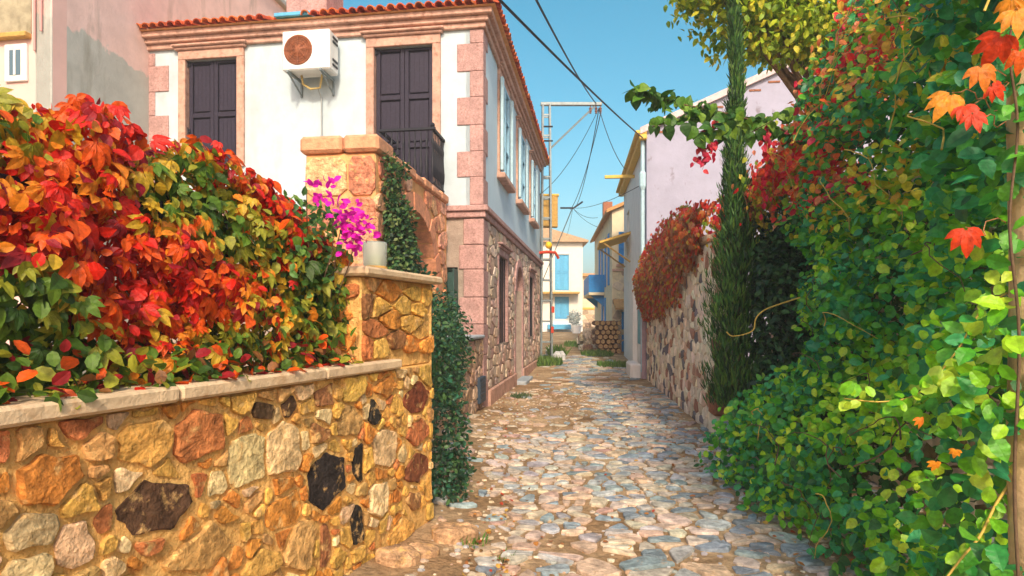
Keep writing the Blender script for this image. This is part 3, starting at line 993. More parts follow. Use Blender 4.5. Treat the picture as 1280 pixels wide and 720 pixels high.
lay(rng, voronoi(rng, -.96, .02, 1.345, 1.875, .25, .12, .012, .44), pr, stone_m, PP, lambda u, v, n: (n - .02, u, v), .026)
lay(rng, voronoi(rng, -.42, -.02, .0, 1.875, .24, .2, .018, .35), pr, stone_m, PP, lambda u, v, n: (u, .03 + n, v), .02)
lay(rng, voronoi(rng, -.43, -.03, 1.345, 1.875, .22, .12, .012, .42), pr, stone_m, PP, lambda u, v, n: (u, -.97 - n, v), .022)
part('cap_slab', coping_m, pr, -.52, .06, -1.02, .085, 1.88, 1.94, UP, .016)

jar = thing('glass_lantern', 'frosted glass candle jar on the pier cap', 'lantern', Vector((EX, EY, 1.94)) + Matrix.Rotation(R(ER), 3, 'Z') @ Vector((-.13, -.62, 0)))
MB().lathe([(.001, 0), (.085, 0), (.085, .03), (.07, .035), (.001, .035)], 0, 0, 24).build('base', brass, jar, smooth=False, center=False)
fg = glass_mat('frosted_glass', (.80, .88, .84), .35)
MB().lathe([(.074, .03), (.080, .05), (.082, .19), (.079, .20), (.074, .19), (.072, .05), (.068, .04)], 0, 0, 28).build('glass', fg, jar, smooth=True, center=False)
MB().lathe([(.001, .036), (.05, .036), (.05, .10), (.046, .108), (.001, .10)], 0, 0, 18).build('candle', wax, jar, smooth=False, center=False)

# iron rods of the garden fence behind the creeper
def Gp(x, y, z):
    v = Matrix.Rotation(R(ER), 3, 'Z') @ Vector((x, y, 0))
    return np.array([EX + v.x, EY + v.y, z])
fn = thing('iron_fence', 'thin dark iron fence half hidden behind the autumn creeper', 'fence', (EX, EY, 0), ER)
for k in range(9):
    MB().box(-.31, -.29, -4.2 + k * .4, -4.18 + k * .4, 1.32, 2.15).build('bar', iron_m, fn)
for zz in (1.45, 2.1):
    part('rail', iron_m, fn, -.312, -.288, -4.3, -.95, zz, zz + .025)

# ------------------------------------------------------------------ autumn creeper on the garden wall
base = Gp(-.3, -2.2, 1.32)
cr = thing('autumn_creeper', 'red, orange and green autumn creeper heaped along the garden wall', 'creeper', tuple(base))
rng = random.Random(31)
RED, ORG, ORY, YEL, YGR, GRN, DGR, CRI = (.62, .02, .01), (.72, .10, .01), (.74, .25, .02), (.58, .38, .03), (.30, .31, .03), (.10, .20, .02), (.035, .085, .015), (.30, .015, .02)
def creeper_col(y, z):
    top = lerp_tab(y, [-4.2, -2.9, -1.9, -1.0], [2.52, 2.46, 2.42, 2.28])
    h = (z - 1.32) / (top - 1.32)
    n = noise.noise(Vector((y * 1.7, z * 2.2, 3.3))) + .5 * noise.noise(Vector((y * 5, z * 5, 8)))
    hot = math.exp(-((y + 2.25) ** 2) / .10 - ((z - 1.80) ** 2) / .045) * .9
    s = h * .80 + n * .85 + hot + .03 + rng.gauss(0, .10)
    if s > .95:
        return rng.choice([RED, ORG, RED, ORG, CRI])
    if s > .62:
        return rng.choice([ORG, ORY, ORG, YEL, RED, CRI, ORY])
    if s > .36:
        return rng.choice([ORY, YEL, YGR, YGR, YEL, GRN])
    return rng.choice([YGR, GRN, GRN, DGR, GRN, YGR, DGR])
def creeper_pt(shell):
    while True:
        y = rng.uniform(-4.2, -.94)
        top = lerp_tab(y, [-4.2, -3.0, -2.5, -1.9, -1.3, -.72], [2.46, 2.36, 2.40, 2.46, 2.34, 1.95]) + .13 * noise.noise(Vector((y * 3, 0, 5))) + .06 * noise.noise(Vector((y * 9, 0, 5))) + .05
        z = 1.34 + (top - 1.34) * rng.random() ** .85
        bulge = .12 * noise.noise(Vector((y * 2.3, z * 2.3, 1))) + .05 * noise.noise(Vector((y * 6, z * 6, 2)))
        hh = (z - 1.34) / max(.1, top - 1.34)
        if noise.noise(Vector((y * 3.3, z * 3.3, 9))) > .5 and hh > .62:
            continue
        x = -.10 + bulge - .18 * hh ** 3 - shell * rng.random()
        return x, y, z
def creeper_set(n, shell, s0, s1):
    P, Nn, T, S, C = [], [], [], [], []
    out = Gp(1, 0, 0) - Gp(0, 0, 0)
    for _ in range(n):
        x, y, z = creeper_pt(shell)
        P.append(Gp(x, y, z))
        Nn.append(out + np.array([0, 0, .5]) + rv(rng, .42))
        T.append(out * .35 + np.array([0, 0, -.7]) + rv(rng, .5))
        S.append(rng.uniform(s0, s1))
        C.append(creeper_col(y, z))
    return P, Nn, T, S, C
P, Nn, T, S, C = creeper_set(130, .02, .055, .10)
leaves('leaf', P, Nn, T, S, C, FINE, 'fine', leaf_m, cr)
P, Nn, T, S, C = creeper_set(80, .02, .05, .095)
leaves('leaf', P, Nn, T, S, C, HEART, 'heart', leaf_m, cr)
P, Nn, T, S, C = creeper_set(90, .02, .08, .13)
leaves('leaf', P, Nn, T, S, C, PALM, 'palm', leaf_m, cr)
P, Nn, T, S, C = creeper_set(6500, .36, .03, .075)
cloud('foliage', P, Nn, T, S, C, ROUND, leaf_m, cr)
P, Nn, T, S, C = creeper_set(2600, .30, .05, .105)
cloud('lobed_foliage', P, Nn, T, S, C, PALM, leaf_m, cr)
P, Nn, T, S, C = creeper_set(3500, .36, .025, .06)
cloud('small_foliage', P, Nn, T, S, C, LOW, leaf_m, cr)
P, Nn, T, S, C = [], [], [], [], []
for _ in range(900):                            # low growth spilling on to the coping
    y = rng.uniform(-4.2, -1.0)
    P.append(Gp(rng.uniform(-.3, .02) + .05 * noise.noise(Vector((y * 4, 0, 0))), y, 1.335 + rng.random() ** 2 * .16)); Nn.append(rv(rng, .5) + np.array([.3, -.3, .8])); T.append(rv(rng, .7) + np.array([.4, -.2, -.1])); S.append(rng.uniform(.035, .08)); C.append(rng.choice([GRN, DGR, YGR, GRN, (.24, .10, .03), ORG, CRI]))
cloud('low_foliage', P, Nn, T, S, C, ROUND, leaf_m, cr)
for k in range(26):
    y = rng.uniform(-4, -.9)
    p0, p1 = Gp(-.3, y, 1.28) - base, Gp(rng.uniform(-.32, -.14), y + rng.uniform(-.4, .4), rng.uniform(1.8, 2.3)) - base
    MB().tube(wobble(p0, p1, .12, rng), .006, .003, 5).build('stem', stem_m if k % 3 else twig_m, cr, smooth=True)
# leaves dropped on the coping
for k in range(34):
    y = rng.uniform(-1.75, -.95) if k < 16 else rng.uniform(-3.3, -1.0)
    g = thing if False else None
    me = mesh_of('fallen_leaf', (ROUND[0] * rng.uniform(.05, .08)).tolist(), ROUND[1].tolist(), np.array([rng.choice([RED, RED, ORG, CRI, (.30, .10, .03)])] * len(ROUND[1]), np.float32), leaf_m)
    o = link('fallen_leaf', me)
    o.location = Gp(rng.uniform(-.12, .02), y, 1.338)
    o.rotation_euler = (rng.uniform(-.2, .2), rng.uniform(-.2, .2), rng.uniform(0, 6.2))
    tag(o, 'curled fallen leaf lying on the pale coping below the creeper', 'leaf', 'fallen leaves on the garden wall coping')

# bougainvillea sprays
bp = Gp(-.28, -1.05, 1.3)
bo = thing('bougainvillea', 'bougainvillea with magenta bracts rising beside the pier', 'bougainvillea', tuple(bp))
rng = random.Random(41)
tipsb = [Gp(-.10, -1.40, 2.32), Gp(-.06, -1.12, 2.17), Gp(-.04, -1.02, 2.12), Gp(-.06, -1.22, 2.22)]
for t in tipsb:
    MB().tube(wobble((0, 0, 0), t - bp, .08, rng), .007, .003, 5).build('stem', twig_m, bo, smooth=True)
P, Nn, T, S, C = [], [], [], [], []
for ti, (t, n, r) in enumerate(((Gp(0, -1.36, 2.34), 26, .05), (Gp(.02, -1.16, 2.22), 60, .075), (Gp(.02, -1.06, 2.15), 44, .06), (Gp(.03, -1.12, 2.08), 24, .05))):
    for _ in range(n):
        q = rv(rng, r * .6)
        P.append(t + q); Nn.append(rv(rng) + np.array([.5, -.6, .6])); T.append(q * 8 + rv(rng, .4) + np.array([0, -.2, 0])); S.append(rng.uniform(.036, .055)); C.append((.8, .02, .52))
leaves('bract', P, Nn, T, S, C, ROUND, 'bract', petal, bo)
P, Nn, T, S, C = [], [], [], [], []
for _ in range(420):
    y = rng.uniform(-1.55, -.99); z = rng.uniform(1.75, 2.30)
    P.append(Gp(rng.uniform(-.3, -.07), y, z)); Nn.append(rv(rng, .6) + np.array([.4, -.3, .7])); T.append(rv(rng, .8)); S.append(rng.uniform(.04, .065)); C.append(rng.choice([(.08, .22, .04), (.05, .14, .04), (.14, .28, .05)]))
cloud('foliage', P, Nn, T, S, C, LOW, leaf_m, bo)

# ------------------------------------------------------------------ green plants about the gateway
def bushy(name, label, cat, root, blobs, n, s0, s1, pal, tm, mat, rng, up=.4, single=0, stems=5, group=None, shell=.55, stemmat=None):
    t = thing(name, label, cat, root, 0, group)
    P, Nn, T, S, C = [], [], [], [], []
    tot = sum(b[3] * b[4] * b[5] for b in blobs)
    for b in blobs:
        for _ in range(max(4, int(n * b[3] * b[4] * b[5] / tot))):
            dv = rv(rng); dv /= np.linalg.norm(dv)
            rr = (shell + (1 - shell) * rng.random()) * (1 + .28 * noise.noise(Vector(dv * 1.8) + Vector((b[0] * 3, b[1] * 3, b[2] * 3))))
            q = np.array(b[:3]) + dv * rr * np.array(b[3:6])
            if q[2] < gh(q[1]) + .02:
                q[2] = gh(q[1]) + .02 + rng.random() * .05
            P.append(q); Nn.append(dv + np.array([0, 0, .5]) + rv(rng, .45)); T.append(dv * .6 + np.array([0, 0, up - .5]) + rv(rng, .5)); S.append(rng.uniform(s0, s1)); C.append(rng.choice(pal))
    idx = list(range(len(P)))
    if single:
        idx.sort(key=lambda i: P[i][1])
        a = idx[:single]
        leaves('leaf', [P[i] for i in a], [Nn[i] for i in a], [T[i] for i in a], [S[i] for i in a], [C[i] for i in a], FINE if tm is not BLADE else BLADE, name, mat, t)
        idx = idx[single:]
    cloud('foliage', [P[i] for i in idx], [Nn[i] for i in idx], [T[i] for i in idx], [S[i] for i in idx], [C[i] for i in idx], tm, mat, t)
    for k in range(stems):
        b = blobs[k % len(blobs)]
        e = np.array(b[:3]) + rv(rng, .35) * np.array(b[3:6])
        MB().tube(wobble((rng.uniform(-.05, .05), rng.uniform(-.05, .05), -.02), e - np.array(root), .1, rng), .014, .005, 6).build('stem', stemmat or twig_m, t, smooth=True)
    return t
rng = random.Random(51)
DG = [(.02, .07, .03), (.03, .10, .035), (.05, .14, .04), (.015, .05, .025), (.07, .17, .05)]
TG = [(.015, .12, .07), (.02, .17, .09), (.03, .22, .08), (.015, .08, .05)]
def Hp(x, y, z, ox=GX, oy=GY):
    v = Matrix.Rotation(R(HR), 3, 'Z') @ Vector((x, y, 0))
    return (ox + v.x, oy + v.y, z)
bushy('climbing_plant', 'leafy green climber trailing over the corner of the orange gateway', 'climber', Hp(.1, .35, 0),
      [(*Hp(.10, .42, 2.85), .14, .36, .55), (*Hp(.08, .30, 3.4), .10, .22, .36), (*Hp(.12, .45, 2.1), .18, .42, .6), (*Hp(.09, .75, 3.62), .08, .3, .12), (*Hp(.18, .42, 2.4), .2, .34, .8)], 4400, .045, .08, DG + [(.12, .20, .05), (.16, .22, .07)], LOW, leaf_m, rng)
bushy('oleander_shrub', 'dense blue-green shrub filling the gateway arch', 'shrub', Hp(-.3, 1.6, 0),
      [(*Hp(-.25, 1.5, 2.3), .35, .75, .75), (*Hp(-.3, 1.8, 1.4), .4, .7, .9), (*Hp(-.15, 1.9, 1.9), .3, .6, .7), (*Hp(-.6, 1.6, 2.2), .4, 1.0, .9)], 4200, .07, .12, TG + DG, LOW, leaf_m, rng)
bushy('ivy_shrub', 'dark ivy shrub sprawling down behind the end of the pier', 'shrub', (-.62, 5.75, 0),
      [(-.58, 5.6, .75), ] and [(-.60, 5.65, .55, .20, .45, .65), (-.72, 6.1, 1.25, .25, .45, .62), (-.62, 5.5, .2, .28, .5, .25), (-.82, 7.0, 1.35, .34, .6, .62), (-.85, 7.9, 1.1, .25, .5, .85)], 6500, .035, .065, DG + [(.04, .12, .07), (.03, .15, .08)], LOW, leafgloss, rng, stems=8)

# loose stones and weeds at the pier foot
rng = random.Random(61)
for k, (x, y, r, lab) in enumerate(((-.42, 4.42, .16, 'flat tan boulder half buried at the foot of the pier'), (-.60, 4.08, .10, 'pale rounded stone at the base of the garden wall'), (-.74, 3.95, .13, 'large rounded orange stone at the base of the garden wall'), (-.30, 4.95, .05, 'small pink stone lying in the dirt by the ivy'))):
    mbs = MB()
    stone_into(mbs, [(x + r * 1.2 * math.cos(t) * rng.uniform(.8, 1.1), y + r * math.sin(t) * rng.uniform(.8, 1.1)) for t in np.arange(0, 6.28, .7)], r * .55, cob_map, rng, (.58, .36, .20), -.05, .15, .1, .7)
    o = mbs.build('loose_stone', stone_m)
    tag(o, lab, 'stone')
def tuft(name, x, y, r, n, h, label, pal=((.06, .15, .02), (.10, .22, .03), (.16, .26, .05))):
    t = thing(name, label, 'weeds', (x, y, gh(y)), 0)
    P, Nn, T, S, C = [], [], [], [], []
    for _ in range(n):
        a, q = rng.uniform(0, 6.28), r * rng.random() ** .6
        px, py = x + q * math.cos(a), y + q * math.sin(a) * 1.4
        P.append((px, py, street_z(px, py) - .01)); T.append(rv(rng, .35) + np.array([0, 0, 1])); Nn.append(rv(rng)); S.append(h * rng.uniform(.5, 1.2)); C.append(rng.choice(pal))
    cloud('grass_blades', P, Nn, T, S, C, leaf_t([(0, .05), (.4, .09), (1, 0)], .2, .25), leaf_m, t)
    return t
tuft('weed_tuft', -.28, 4.35, .10, 60, .07, 'tiny green weeds between stones at the pier foot')
tuft('weed_tuft', -.05, 4.05, .08, 40, .06, 'sparse green sprouts in the brown dirt near the pier')
tuft('weed_tuft', 1.05, 20.3, .62, 900, .28, 'grassy clump around the foot of the lattice pole')
tuft('weed_tuft', 1.75, 23.4, .3, 320, .45, 'tall green weeds beside the pole on the lane edge')
tuft('weed_tuft', 3.35, 24.0, .62, 900, .22, 'long green weed patch in front of the log stack')
tuft('weed_tuft', 3.2, 29.5, .7, 700, .25, 'green weeds at the foot of the far rubble heap')
tuft('weed_tuft', 3.3, 19.8, .55, 600, .18, 'pale green weeds before the white doorway')
tuft('weed_tuft', .18, 12.6, .22, 260, .10, 'thin weeds along the plinth of the white house', ((.06, .12, .05), (.10, .16, .06)))

# ------------------------------------------------------------------ buildings on the left
pk = thing('pink_house', 'tall pink plastered house with a stained grey side wall', 'house', (-7.33, 9.72, 0), HR)
part('front_wall', pinkwall, pk, -9, -.001, 0, .3, -.3, 10.2, UP, .02)
MB().box(.0, 9, -.3, 10.2, -.3, -.002, SD, .01).build('side_wall', greywall, pk)
part('roof_slab', concrete, pk, -9.1, .12, -.12, 9, 10.2, 10.35, UP, .02)
for z_, p_ in ((6.98, .16), (7.10, .24)):
    MB().box(2.0, 2.62, z_, z_ + .12, 0, p_, SD, .02).build('corbel', pinkstone, pk)
wz = (5.62, 5.98)
MB().box(-.82, -.42, 5.42, 6.02, 0, .045, FR, .01).build('window_frame', whitewash, pk)
MB().box(-.72, -.52, 5.52, 5.92, .045, .052, FR, .0).build('glass_pane', darkglass, pk)
MB().box(-.64, -.60, 5.52, 5.92, .052, .06, FR, .0).build('mullion', whitewash, pk)
MB().box(-1.2, -.36, 6.10, 6.18, 0, .12, FR, .01).build('drip_ledge', wood_y, pk)
MB().box(-1.4, -.36, 6.18, 7.25, 0, .012, FR, .0).build('stained_panel', M('mossy_render', (.36, .32, .22), .95, .3, 5, .4, 25, .1, stain=((.16, .13, .07), .5, .75, 3, .4)), pk)
for xx in (-.28, -.16):
    MB().tube([FR(xx, 5.9 if xx < -.2 else 6.2, .03), FR(xx, 10, .03)], .018).build('pipe', M('pink_pipe', (.62, .32, .30), .7, .1, 8, 0, 1, .2), pk)
gr = thing('grey_house', 'bare grey rendered house rising behind the tiled roof', 'house', (-6.2, 22, 0), HR)
MB().prism([(-6, -.3), (.6, -.3), (.6, 10.6), (-1.2, 14.0), (-6, 14.6)], -6, 0, FR).build('wall', concrete, gr)
MB().prism([(-6, 14.6), (-1.2, 14.0), (.9, 10.1), (1.0, 10.3), (-1.1, 14.25), (-6, 14.85)], -6.2, .25, FR).build('roof', M('dull_roof', (.42, .25, .19), .9, .25, 8, .3, 30, .1), gr)

# ------------------------------------------------------------------ lattice pole and cables
PX, PY = 1.20, 21.4
pole = thing('utility_pole', 'grey steel lattice utility pole with a long bracket arm', 'pole', (PX, PY, gh(PY)))
ph = 9.0
def taper(z):
    return .19 - .07 * z / ph
for sx in (-1, 1):
    for sy in (-1, 1):
        MB().tube([(sx * taper(0), sy * taper(0), -.1), (sx * taper(ph), sy * taper(ph), ph)], .045, n=4).build('leg', metal_grey, pole)
for k in range(12):
    z0 = .7 + k * .72
    for sy in (-1, 1):
        w = taper(z0)
        MB().box(-w, w, sy * w - .01, sy * w + .01, z0 - .03, z0 + .03).build('batten', metal_grey, pole)
        MB().box(sy * w - .01, sy * w + .01, -w, w, z0 - .03, z0 + .03).build('batten', metal_grey, pole)
MB().box(-.2, 1.95, -.07, .07, ph - .02, ph + .09, UP, .01).build('bracket_arm', metal_grey, pole)
MB().tube([(.12, 0, ph - 1.55), (1.72, 0, ph - .02)], .035, n=5).build('brace', metal_grey, pole)
for xx in (1.55, 1.75, 1.9):
    MB().lathe([(.001, -.30), (.05, -.28), (.03, -.24), (.06, -.2), (.03, -.16), (.06, -.12), (.02, -.06), (.02, 0)], xx, 0, 9).build('insulator', M('brown_ceramic', (.20, .09, .06), .3, .1, 8, 0, 1, .5), pole).location = (xx, 0, ph - .16)
for zz in (ph - .8, ph - 1.3):
    MB().tube([(-.1, -.15, zz), (.22, -.15, zz)], .03, n=6).build('clamp', iron_m, pole)
bxx = thing('junction_box', 'ochre wooden junction box fixed to the lattice pole', 'box', (PX, PY, gh(PY)))
MB().box(-.32, .42, .16, .42, 4.75, 5.85, UP, .02).build('case', wood_y, bxx)
MB().box(-.36, .46, .14, .44, 5.85, 5.92, UP, .01).build('lid', yellowtrim, bxx)
lm = thing('warning_lamp', 'round yellow lamp in a red holder strapped to the lattice pole', 'lamp', (PX, PY, gh(PY)))
MB().lathe([(.001, -.13), (.08, -.1), (.13, 0), (.08, .1), (.001, .13)], 0, 0, 14).build('globe', lampyellow, lm, smooth=True).location = (.07, -.30, 4.05)
MB().tube([(-.42, -.22, 3.95), (-.3, -.26, 3.78), (0, -.3, 3.82), (.3, -.26, 3.80), (.42, -.2, 3.6)], .06, .05, 7).build('holder', redpaint, lm)
for zz, xx in ((1.25, .2), (1.95, .22)):
    o = MB().box(PX + xx - .05, PX + xx + .05, PY - .25, PY - .2, zz - .1, zz + .12, UP, .01).build('reflector', redpaint)
    tag(o, 'small red reflector on the leg of the lattice pole', 'reflector', 'red reflectors on the pole')
def cable(name, label, p0, p1, sag, r, grp=None):
    pts = [Vector(p0).lerp(Vector(p1), t / 16) - Vector((0, 0, sag * 4 * (t / 16) * (1 - t / 16))) for t in range(17)]
    o = MB().tube(pts, r, n=5).build(name, wire_m)
    return tag(o, label, 'cable', grp)
arm = (PX + 1.85, PY, gh(PY) + ph - .1)
def ray(px, py, Y):
    return ((px - 640) / 763 * Y, Y, 1.6 + (400 - py) / 763 * Y)
cable('power_cable', 'thick black cable stretched overhead to the corner of the white house', ray(610, -15, 6.0), ray(803, 172, 16.2), .05, .017)
cable('power_cable', 'thick black cable running overhead down to the tip of the bracket arm', ray(650, -40, 7.0), (arm[0] - .1, arm[1], arm[2] + .15), .12, .018)
cable('power_cable', 'thin cable from the bracket arm to the yellow crossbar on the white house', arm, ray(781, 211, 19.5), .25, .013)
cable('power_cable', 'slack thin cable from the bracket arm back to the tiled-roof house', arm, ray(672, 245, 21.2), .4, .011)
cable('power_cable', 'pair cable sloping down from the arm to the far junction', arm, ray(720, 258, 34), .5, .016, 'pair of sloping cables')
cable('power_cable', 'pair cable sloping down from the arm to the far junction', (arm[0] + .08, arm[1], arm[2] - .1), ray(713, 262, 34), .5, .016, 'pair of sloping cables')
jn = ray(716, 260, 34)
pole2 = thing('roof_mast', 'slim metal bracket mast carrying a knot of cables over the far houses', 'mast', (ray(716, 260, 34)[0] - .2, 34, 3.4))
MB().tube([(-1.4, 3.2, .4), (.2, 0, jn[2] - 3.4 + .05)], .03).build('mast_arm', metal_grey, pole2)
MB().tube([(-.5, 0, jn[2] - 3.4), (.25, 0, jn[2] - 3.4), (.75, 0, jn[2] - 3.4 + .35)], .05).build('crossbar', iron_m, pole2)
for i, (q, lab) in enumerate(((ray(747, 272, 30), 'the blue-shuttered stone house'), (ray(752, 285, 31), 'the blue balcony'), (ray(708, 295, 44), 'the pale house with blue doors'), (ray(800, 232, 17.5), 'the white house'))):
    cable('thin_wire', 'thin wire from the roof mast to ' + lab, jn, q, .2, .011)

# ------------------------------------------------------------------ right side: rubble wall
WX, WY, WR = 2.82, 8.7, -5.8
rw = thing('rubble_wall', 'grey rubble street wall of many small pale and dark stones', 'wall', (WX, WY, 0), WR)
part('mortar_core', M('pale_mortar', (.78, .68, .52), .95, .25, 8, .7, 40, .1), rw, 0, .5, .02, 7.55, -.3, 2.72, UP, .02)
rng = random.Random(71)
LW = lambda u, v, n: (-n, u, v)
pr_ = [(.74, .64, .49), (.80, .71, .57), (.64, .53, .40), (.17, .16, .18), (.42, .22, .15), (.80, .72, .58), (.64, .44, .32), (.78, .68, .52), (.74, .62, .46)]
lay(rng, voronoi(rng, .04, 7.5, .0, 2.7, .25, .18, .018, .46), rw, stone_fine, pr_, LW, .02, 'stone', 300, order=lambda pl: pl[0][0])
lay(rng, voronoi(rng, .02, .48, .0, 2.7, .3, .26, .03, .35), rw, stone_fine, [(.55, .42, .30), (.60, .50, .38), (.48, .28, .20), (.38, .17, .12)], lambda u, v, n: (u, .02 - n, v), .025, 'end_stone', 60)
part('wall_cap', M('buff_cap', (.58, .42, .27), .9, .3, 8, .5, 30, .1), rw, -.05, .56, -.04, 7.6, 2.72, 2.84, UP, .03)
bk = thing('brick_block', 'rough reddish brown block protruding from the end of the rubble wall', 'block', (WX, WY, 0), WR)
MB().box(-.03, .42, -.36, -.02, .28, .70, UP, .03).build('block', redbrick, bk)
MB().box(.0, .38, -.32, -.03, -.05, .28, UP, .02).build('footing', M('pale_mortar'), bk)
stp = thing('door_step', 'red brick step with a grey block at its left end', 'step', (WX, WY, 0), WR)
MB().box(.14, .95, -1.05, -.42, -.1, .20, UP, .02).build('tread', M('brick_step', (.45, .20, .11), .9, .3, 12, .5, 40, .1), stp)
MB().box(.02, .135, -1.0, -.5, -.1, .24, UP, .02).build('end_block', slate, stp)
bw = thing('back_wall', 'shadowed stone wall behind the green hedge', 'wall', (3.55, 7.6, 0), 0)
part('mortar_core', M('pale_mortar'), bw, 0, .4, -6.6, .9, -.3, 3.0, UP, .02)
lay(rng, voronoi(rng, -6.5, .85, .0, 2.95, .36, .26, .03, .4), bw, stone_fine, pr_[:3] + [(.62, .56, .47), (.46, .33, .25)], LW, .03, 'stone', 280)

# white house, its gable coloured lavender for shade
wh = thing('white_house', 'white house with cracked gable in painted lavender shade, yellow eave trim and blue downpipe', 'house', (3.60, 16.32, 0), WR)
MB().prism([(0, -.3), (10, -.3), (10, 6.62), (5, 8.75), (0, 6.62)], -.3, 0, FR).build('gable_wall', lavender, wh)
w_h = [(1.2, 2.0, .9, 2.75), (3.0, 4.1, -.2, 2.4), (5.2, 6.2, 3.9, 5.5)]
mb = MB(); wall_with_holes(mb, .31, 7.4, -.3, 6.62, -.3, 0, [(h[0], h[1], h[2], h[3]) for h in w_h], lambda u, v, n: (-n, u, v)); mb.build('street_wall', whitewash, wh)
part('rear_wall', whitewash, wh, 0.01, 10, 7.41, 7.6, -.3, 6.6)
MB().prism([(-.18, 6.55), (5, 8.76), (10.3, 6.5), (10.3, 6.68), (5, 8.95), (-.18, 6.72)], -7.7, .12, FR).build('roof', M('lilac_roof_edge', (.60, .50, .50), .9, .2, 8, .4, 30, .1), wh)
for k in range(9):
    x = .25 + k * .48
    MB().box(x, x + .30, 6.50 + x * .4257 - .02, 6.50 + x * .4257 + .03, 0, .02, FR, .004).build('gable_brick', redbrick, wh)
LWh = lambda u, v, n: (-n, u, v)
part('eave_trim', yellowtrim, wh, -.1, 7.6, 6.42, 6.56, 0, .20, LWh, .02)
part('eave_trim', yellowtrim, wh, -.1, 7.6, 6.56, 6.66, 0, .30, LWh, .02)
part('crossbar', yellowtrim, wh, 3.2, 3.3, 6.15, 6.25, .001, .95, LWh, .01)
MB().tube([(-.09, .12, 6.5), (-.09, .12, 5.5), (-.10, .12, 5.3), (-.09, .12, 5.1), (-.09, .12, .2)], .055, n=8).lathe([(.06, 5.1), (.10, 5.2), (.10, 5.55), (.06, 5.6)], -.09, .12, 8).build('downpipe', paleblue, wh)
for h in w_h[::2]:
    casement(h, paleblue, wh, LWh)
dd = part('door', MATS.get('teal_door') or M('teal_door', (.06, .30, .38), .6, .2, 10, .1, 50, .3), wh, 3.0, 4.1, -.2, 2.4, -.2, -.14, LWh)
for a in (3.1, 3.6):
    o = MB().box(a, a + .4, .3, 2.2, -.14, -.115, LWh, .01).build('door_panel', MATS['teal_door'], dd); o.location -= dd.location
part('blue_shutter', M('teal_door'), wh, 1.0, 1.95, .9, 2.75, .0, .04, LWh, .008)
part('pilaster', M('mauve_pilaster', (.42, .30, .33), .9, .2, 6, .3, 30, .1), wh, .05, .42, -.3, 2.9, .0, .12, LWh, .02)
part('pilaster', whitewash, wh, 2.35, 2.75, -.3, 3.0, .0, .14, LWh, .02)
part('kerb_block', whitewash, wh, .1, 1.5, -.3, .42, .12, .42, LWh, .05)
aw = MB()
aw.prism([(0, 4.62), (1.05, 4.30), (1.05, 4.25), (0, 4.56)], 4.6, 6.9, lambda u, v, n: (-u, n, v))
aw = aw.build('awning', yellowtrim, wh)
for k in range(8):
    o = MB().prism([(.0, 4.645), (1.07, 4.32), (1.07, 4.29), (0, 4.615)], 4.62 + k * .29, 4.78 + k * .29, lambda u, v, n: (-u, n, v)).build('awning_slat', wood_y, aw); o.location -= aw.location
for y_ in (4.7, 6.8):
    MB().tube([(-.01, y_, 3.6), (-.95, y_, 4.28)], .03).build('awning_strut', wood_y, wh)

# stone house with bright blue shutters
sh = thing('blue_shutter_house', 'cream stone house with bright blue shutters, balcony and red chimney', 'house', (4.26, 26, gh(26)), -3.5)
MB().prism([(0, -.5), (6, -.5), (6, 6.0), (3, 7.3), (0, 6.0)], -.3, 0, FR).build('gable_wall', cream, sh)
mb = MB(); s_h = [(1.6, 2.6, 2.9, 5.2), (5.0, 6.0, 2.9, 5.2), (3.3, 4.3, .9, 2.4)]
wall_with_holes(mb, .31, 10, -.5, 6.0, -.3, 0, s_h, LWh); mb.build('street_wall', cream, sh)
MB().prism([(-.25, 5.9), (3, 7.32), (6.3, 5.9), (6.3, 6.02), (3, 7.46), (-.25, 6.04)], -10.2, .2, FR).build('roof', M('orange_roof', (.56, .30, .12), .9, .25, 10, .4, 30, .1), sh)
rng = random.Random(81)
lay(rng, voronoi(rng, .02, 3, .0, 3.4, .4, .28, .03, .4), sh, stone_fine, [(.58, .46, .33), (.64, .54, .40), (.48, .38, .29)], FR, .025)
part('chimney', redbrick, sh, -.0, .45, 4.2, 4.7, 5.9, 7.2)
shutters(.28, 1.0, 3.75, 5.1, 2, FR, deepblue, sh, n0=.05, hinge=False)
part('sill', peach, sh, .18, 1.1, 3.62, 3.72, 0, .12, FR)
part('ledge', peach, sh, .0, 2.5, 3.42, 3.52, 0, .08, FR)
for h in s_h:
    casement(h, deepblue, sh, LWh)
    for uu in (h[0] - .55, h[1] + .02):
        part('shutter', deepblue, sh, uu, uu + .52, h[2], h[3], .0, .05, LWh, .008)
bl = part('balcony', cream, sh, 3.6, 8.2, 2.55, 2.7, 0, .75, LWh, .02)
for (a, b, c, d_, e, f) in ((3.6, 8.2, 2.7, 3.55, .70, .75), (3.6, 3.65, 2.7, 3.55, 0, .70), (8.15, 8.2, 2.7, 3.55, 0, .70)):
    o = MB().box(a, b, c, d_, e, f, LWh).build('balcony_panel', deepblue, bl); o.location -= bl.location
for y_ in (3.9, 7.8):
    o = MB().prism([(0, 2.55), (.65, 2.55), (0, 2.0)], y_ - .06, y_ + .06, lambda u, v, n: (-u, n, v)).build('balcony_bracket', deepblue, bl); o.location -= bl.location
MB().prism([(0, 2.25), (.9, 1.85), (.9, 1.78), (0, 2.12)], .05, 1.5, lambda u, v, n: (n, -u, v)).build('entry_canopy', M('orange_roof'), sh)
part('entry_door', deepblue, sh, .4, .9, -.2, 1.7, .0, .03, FR)

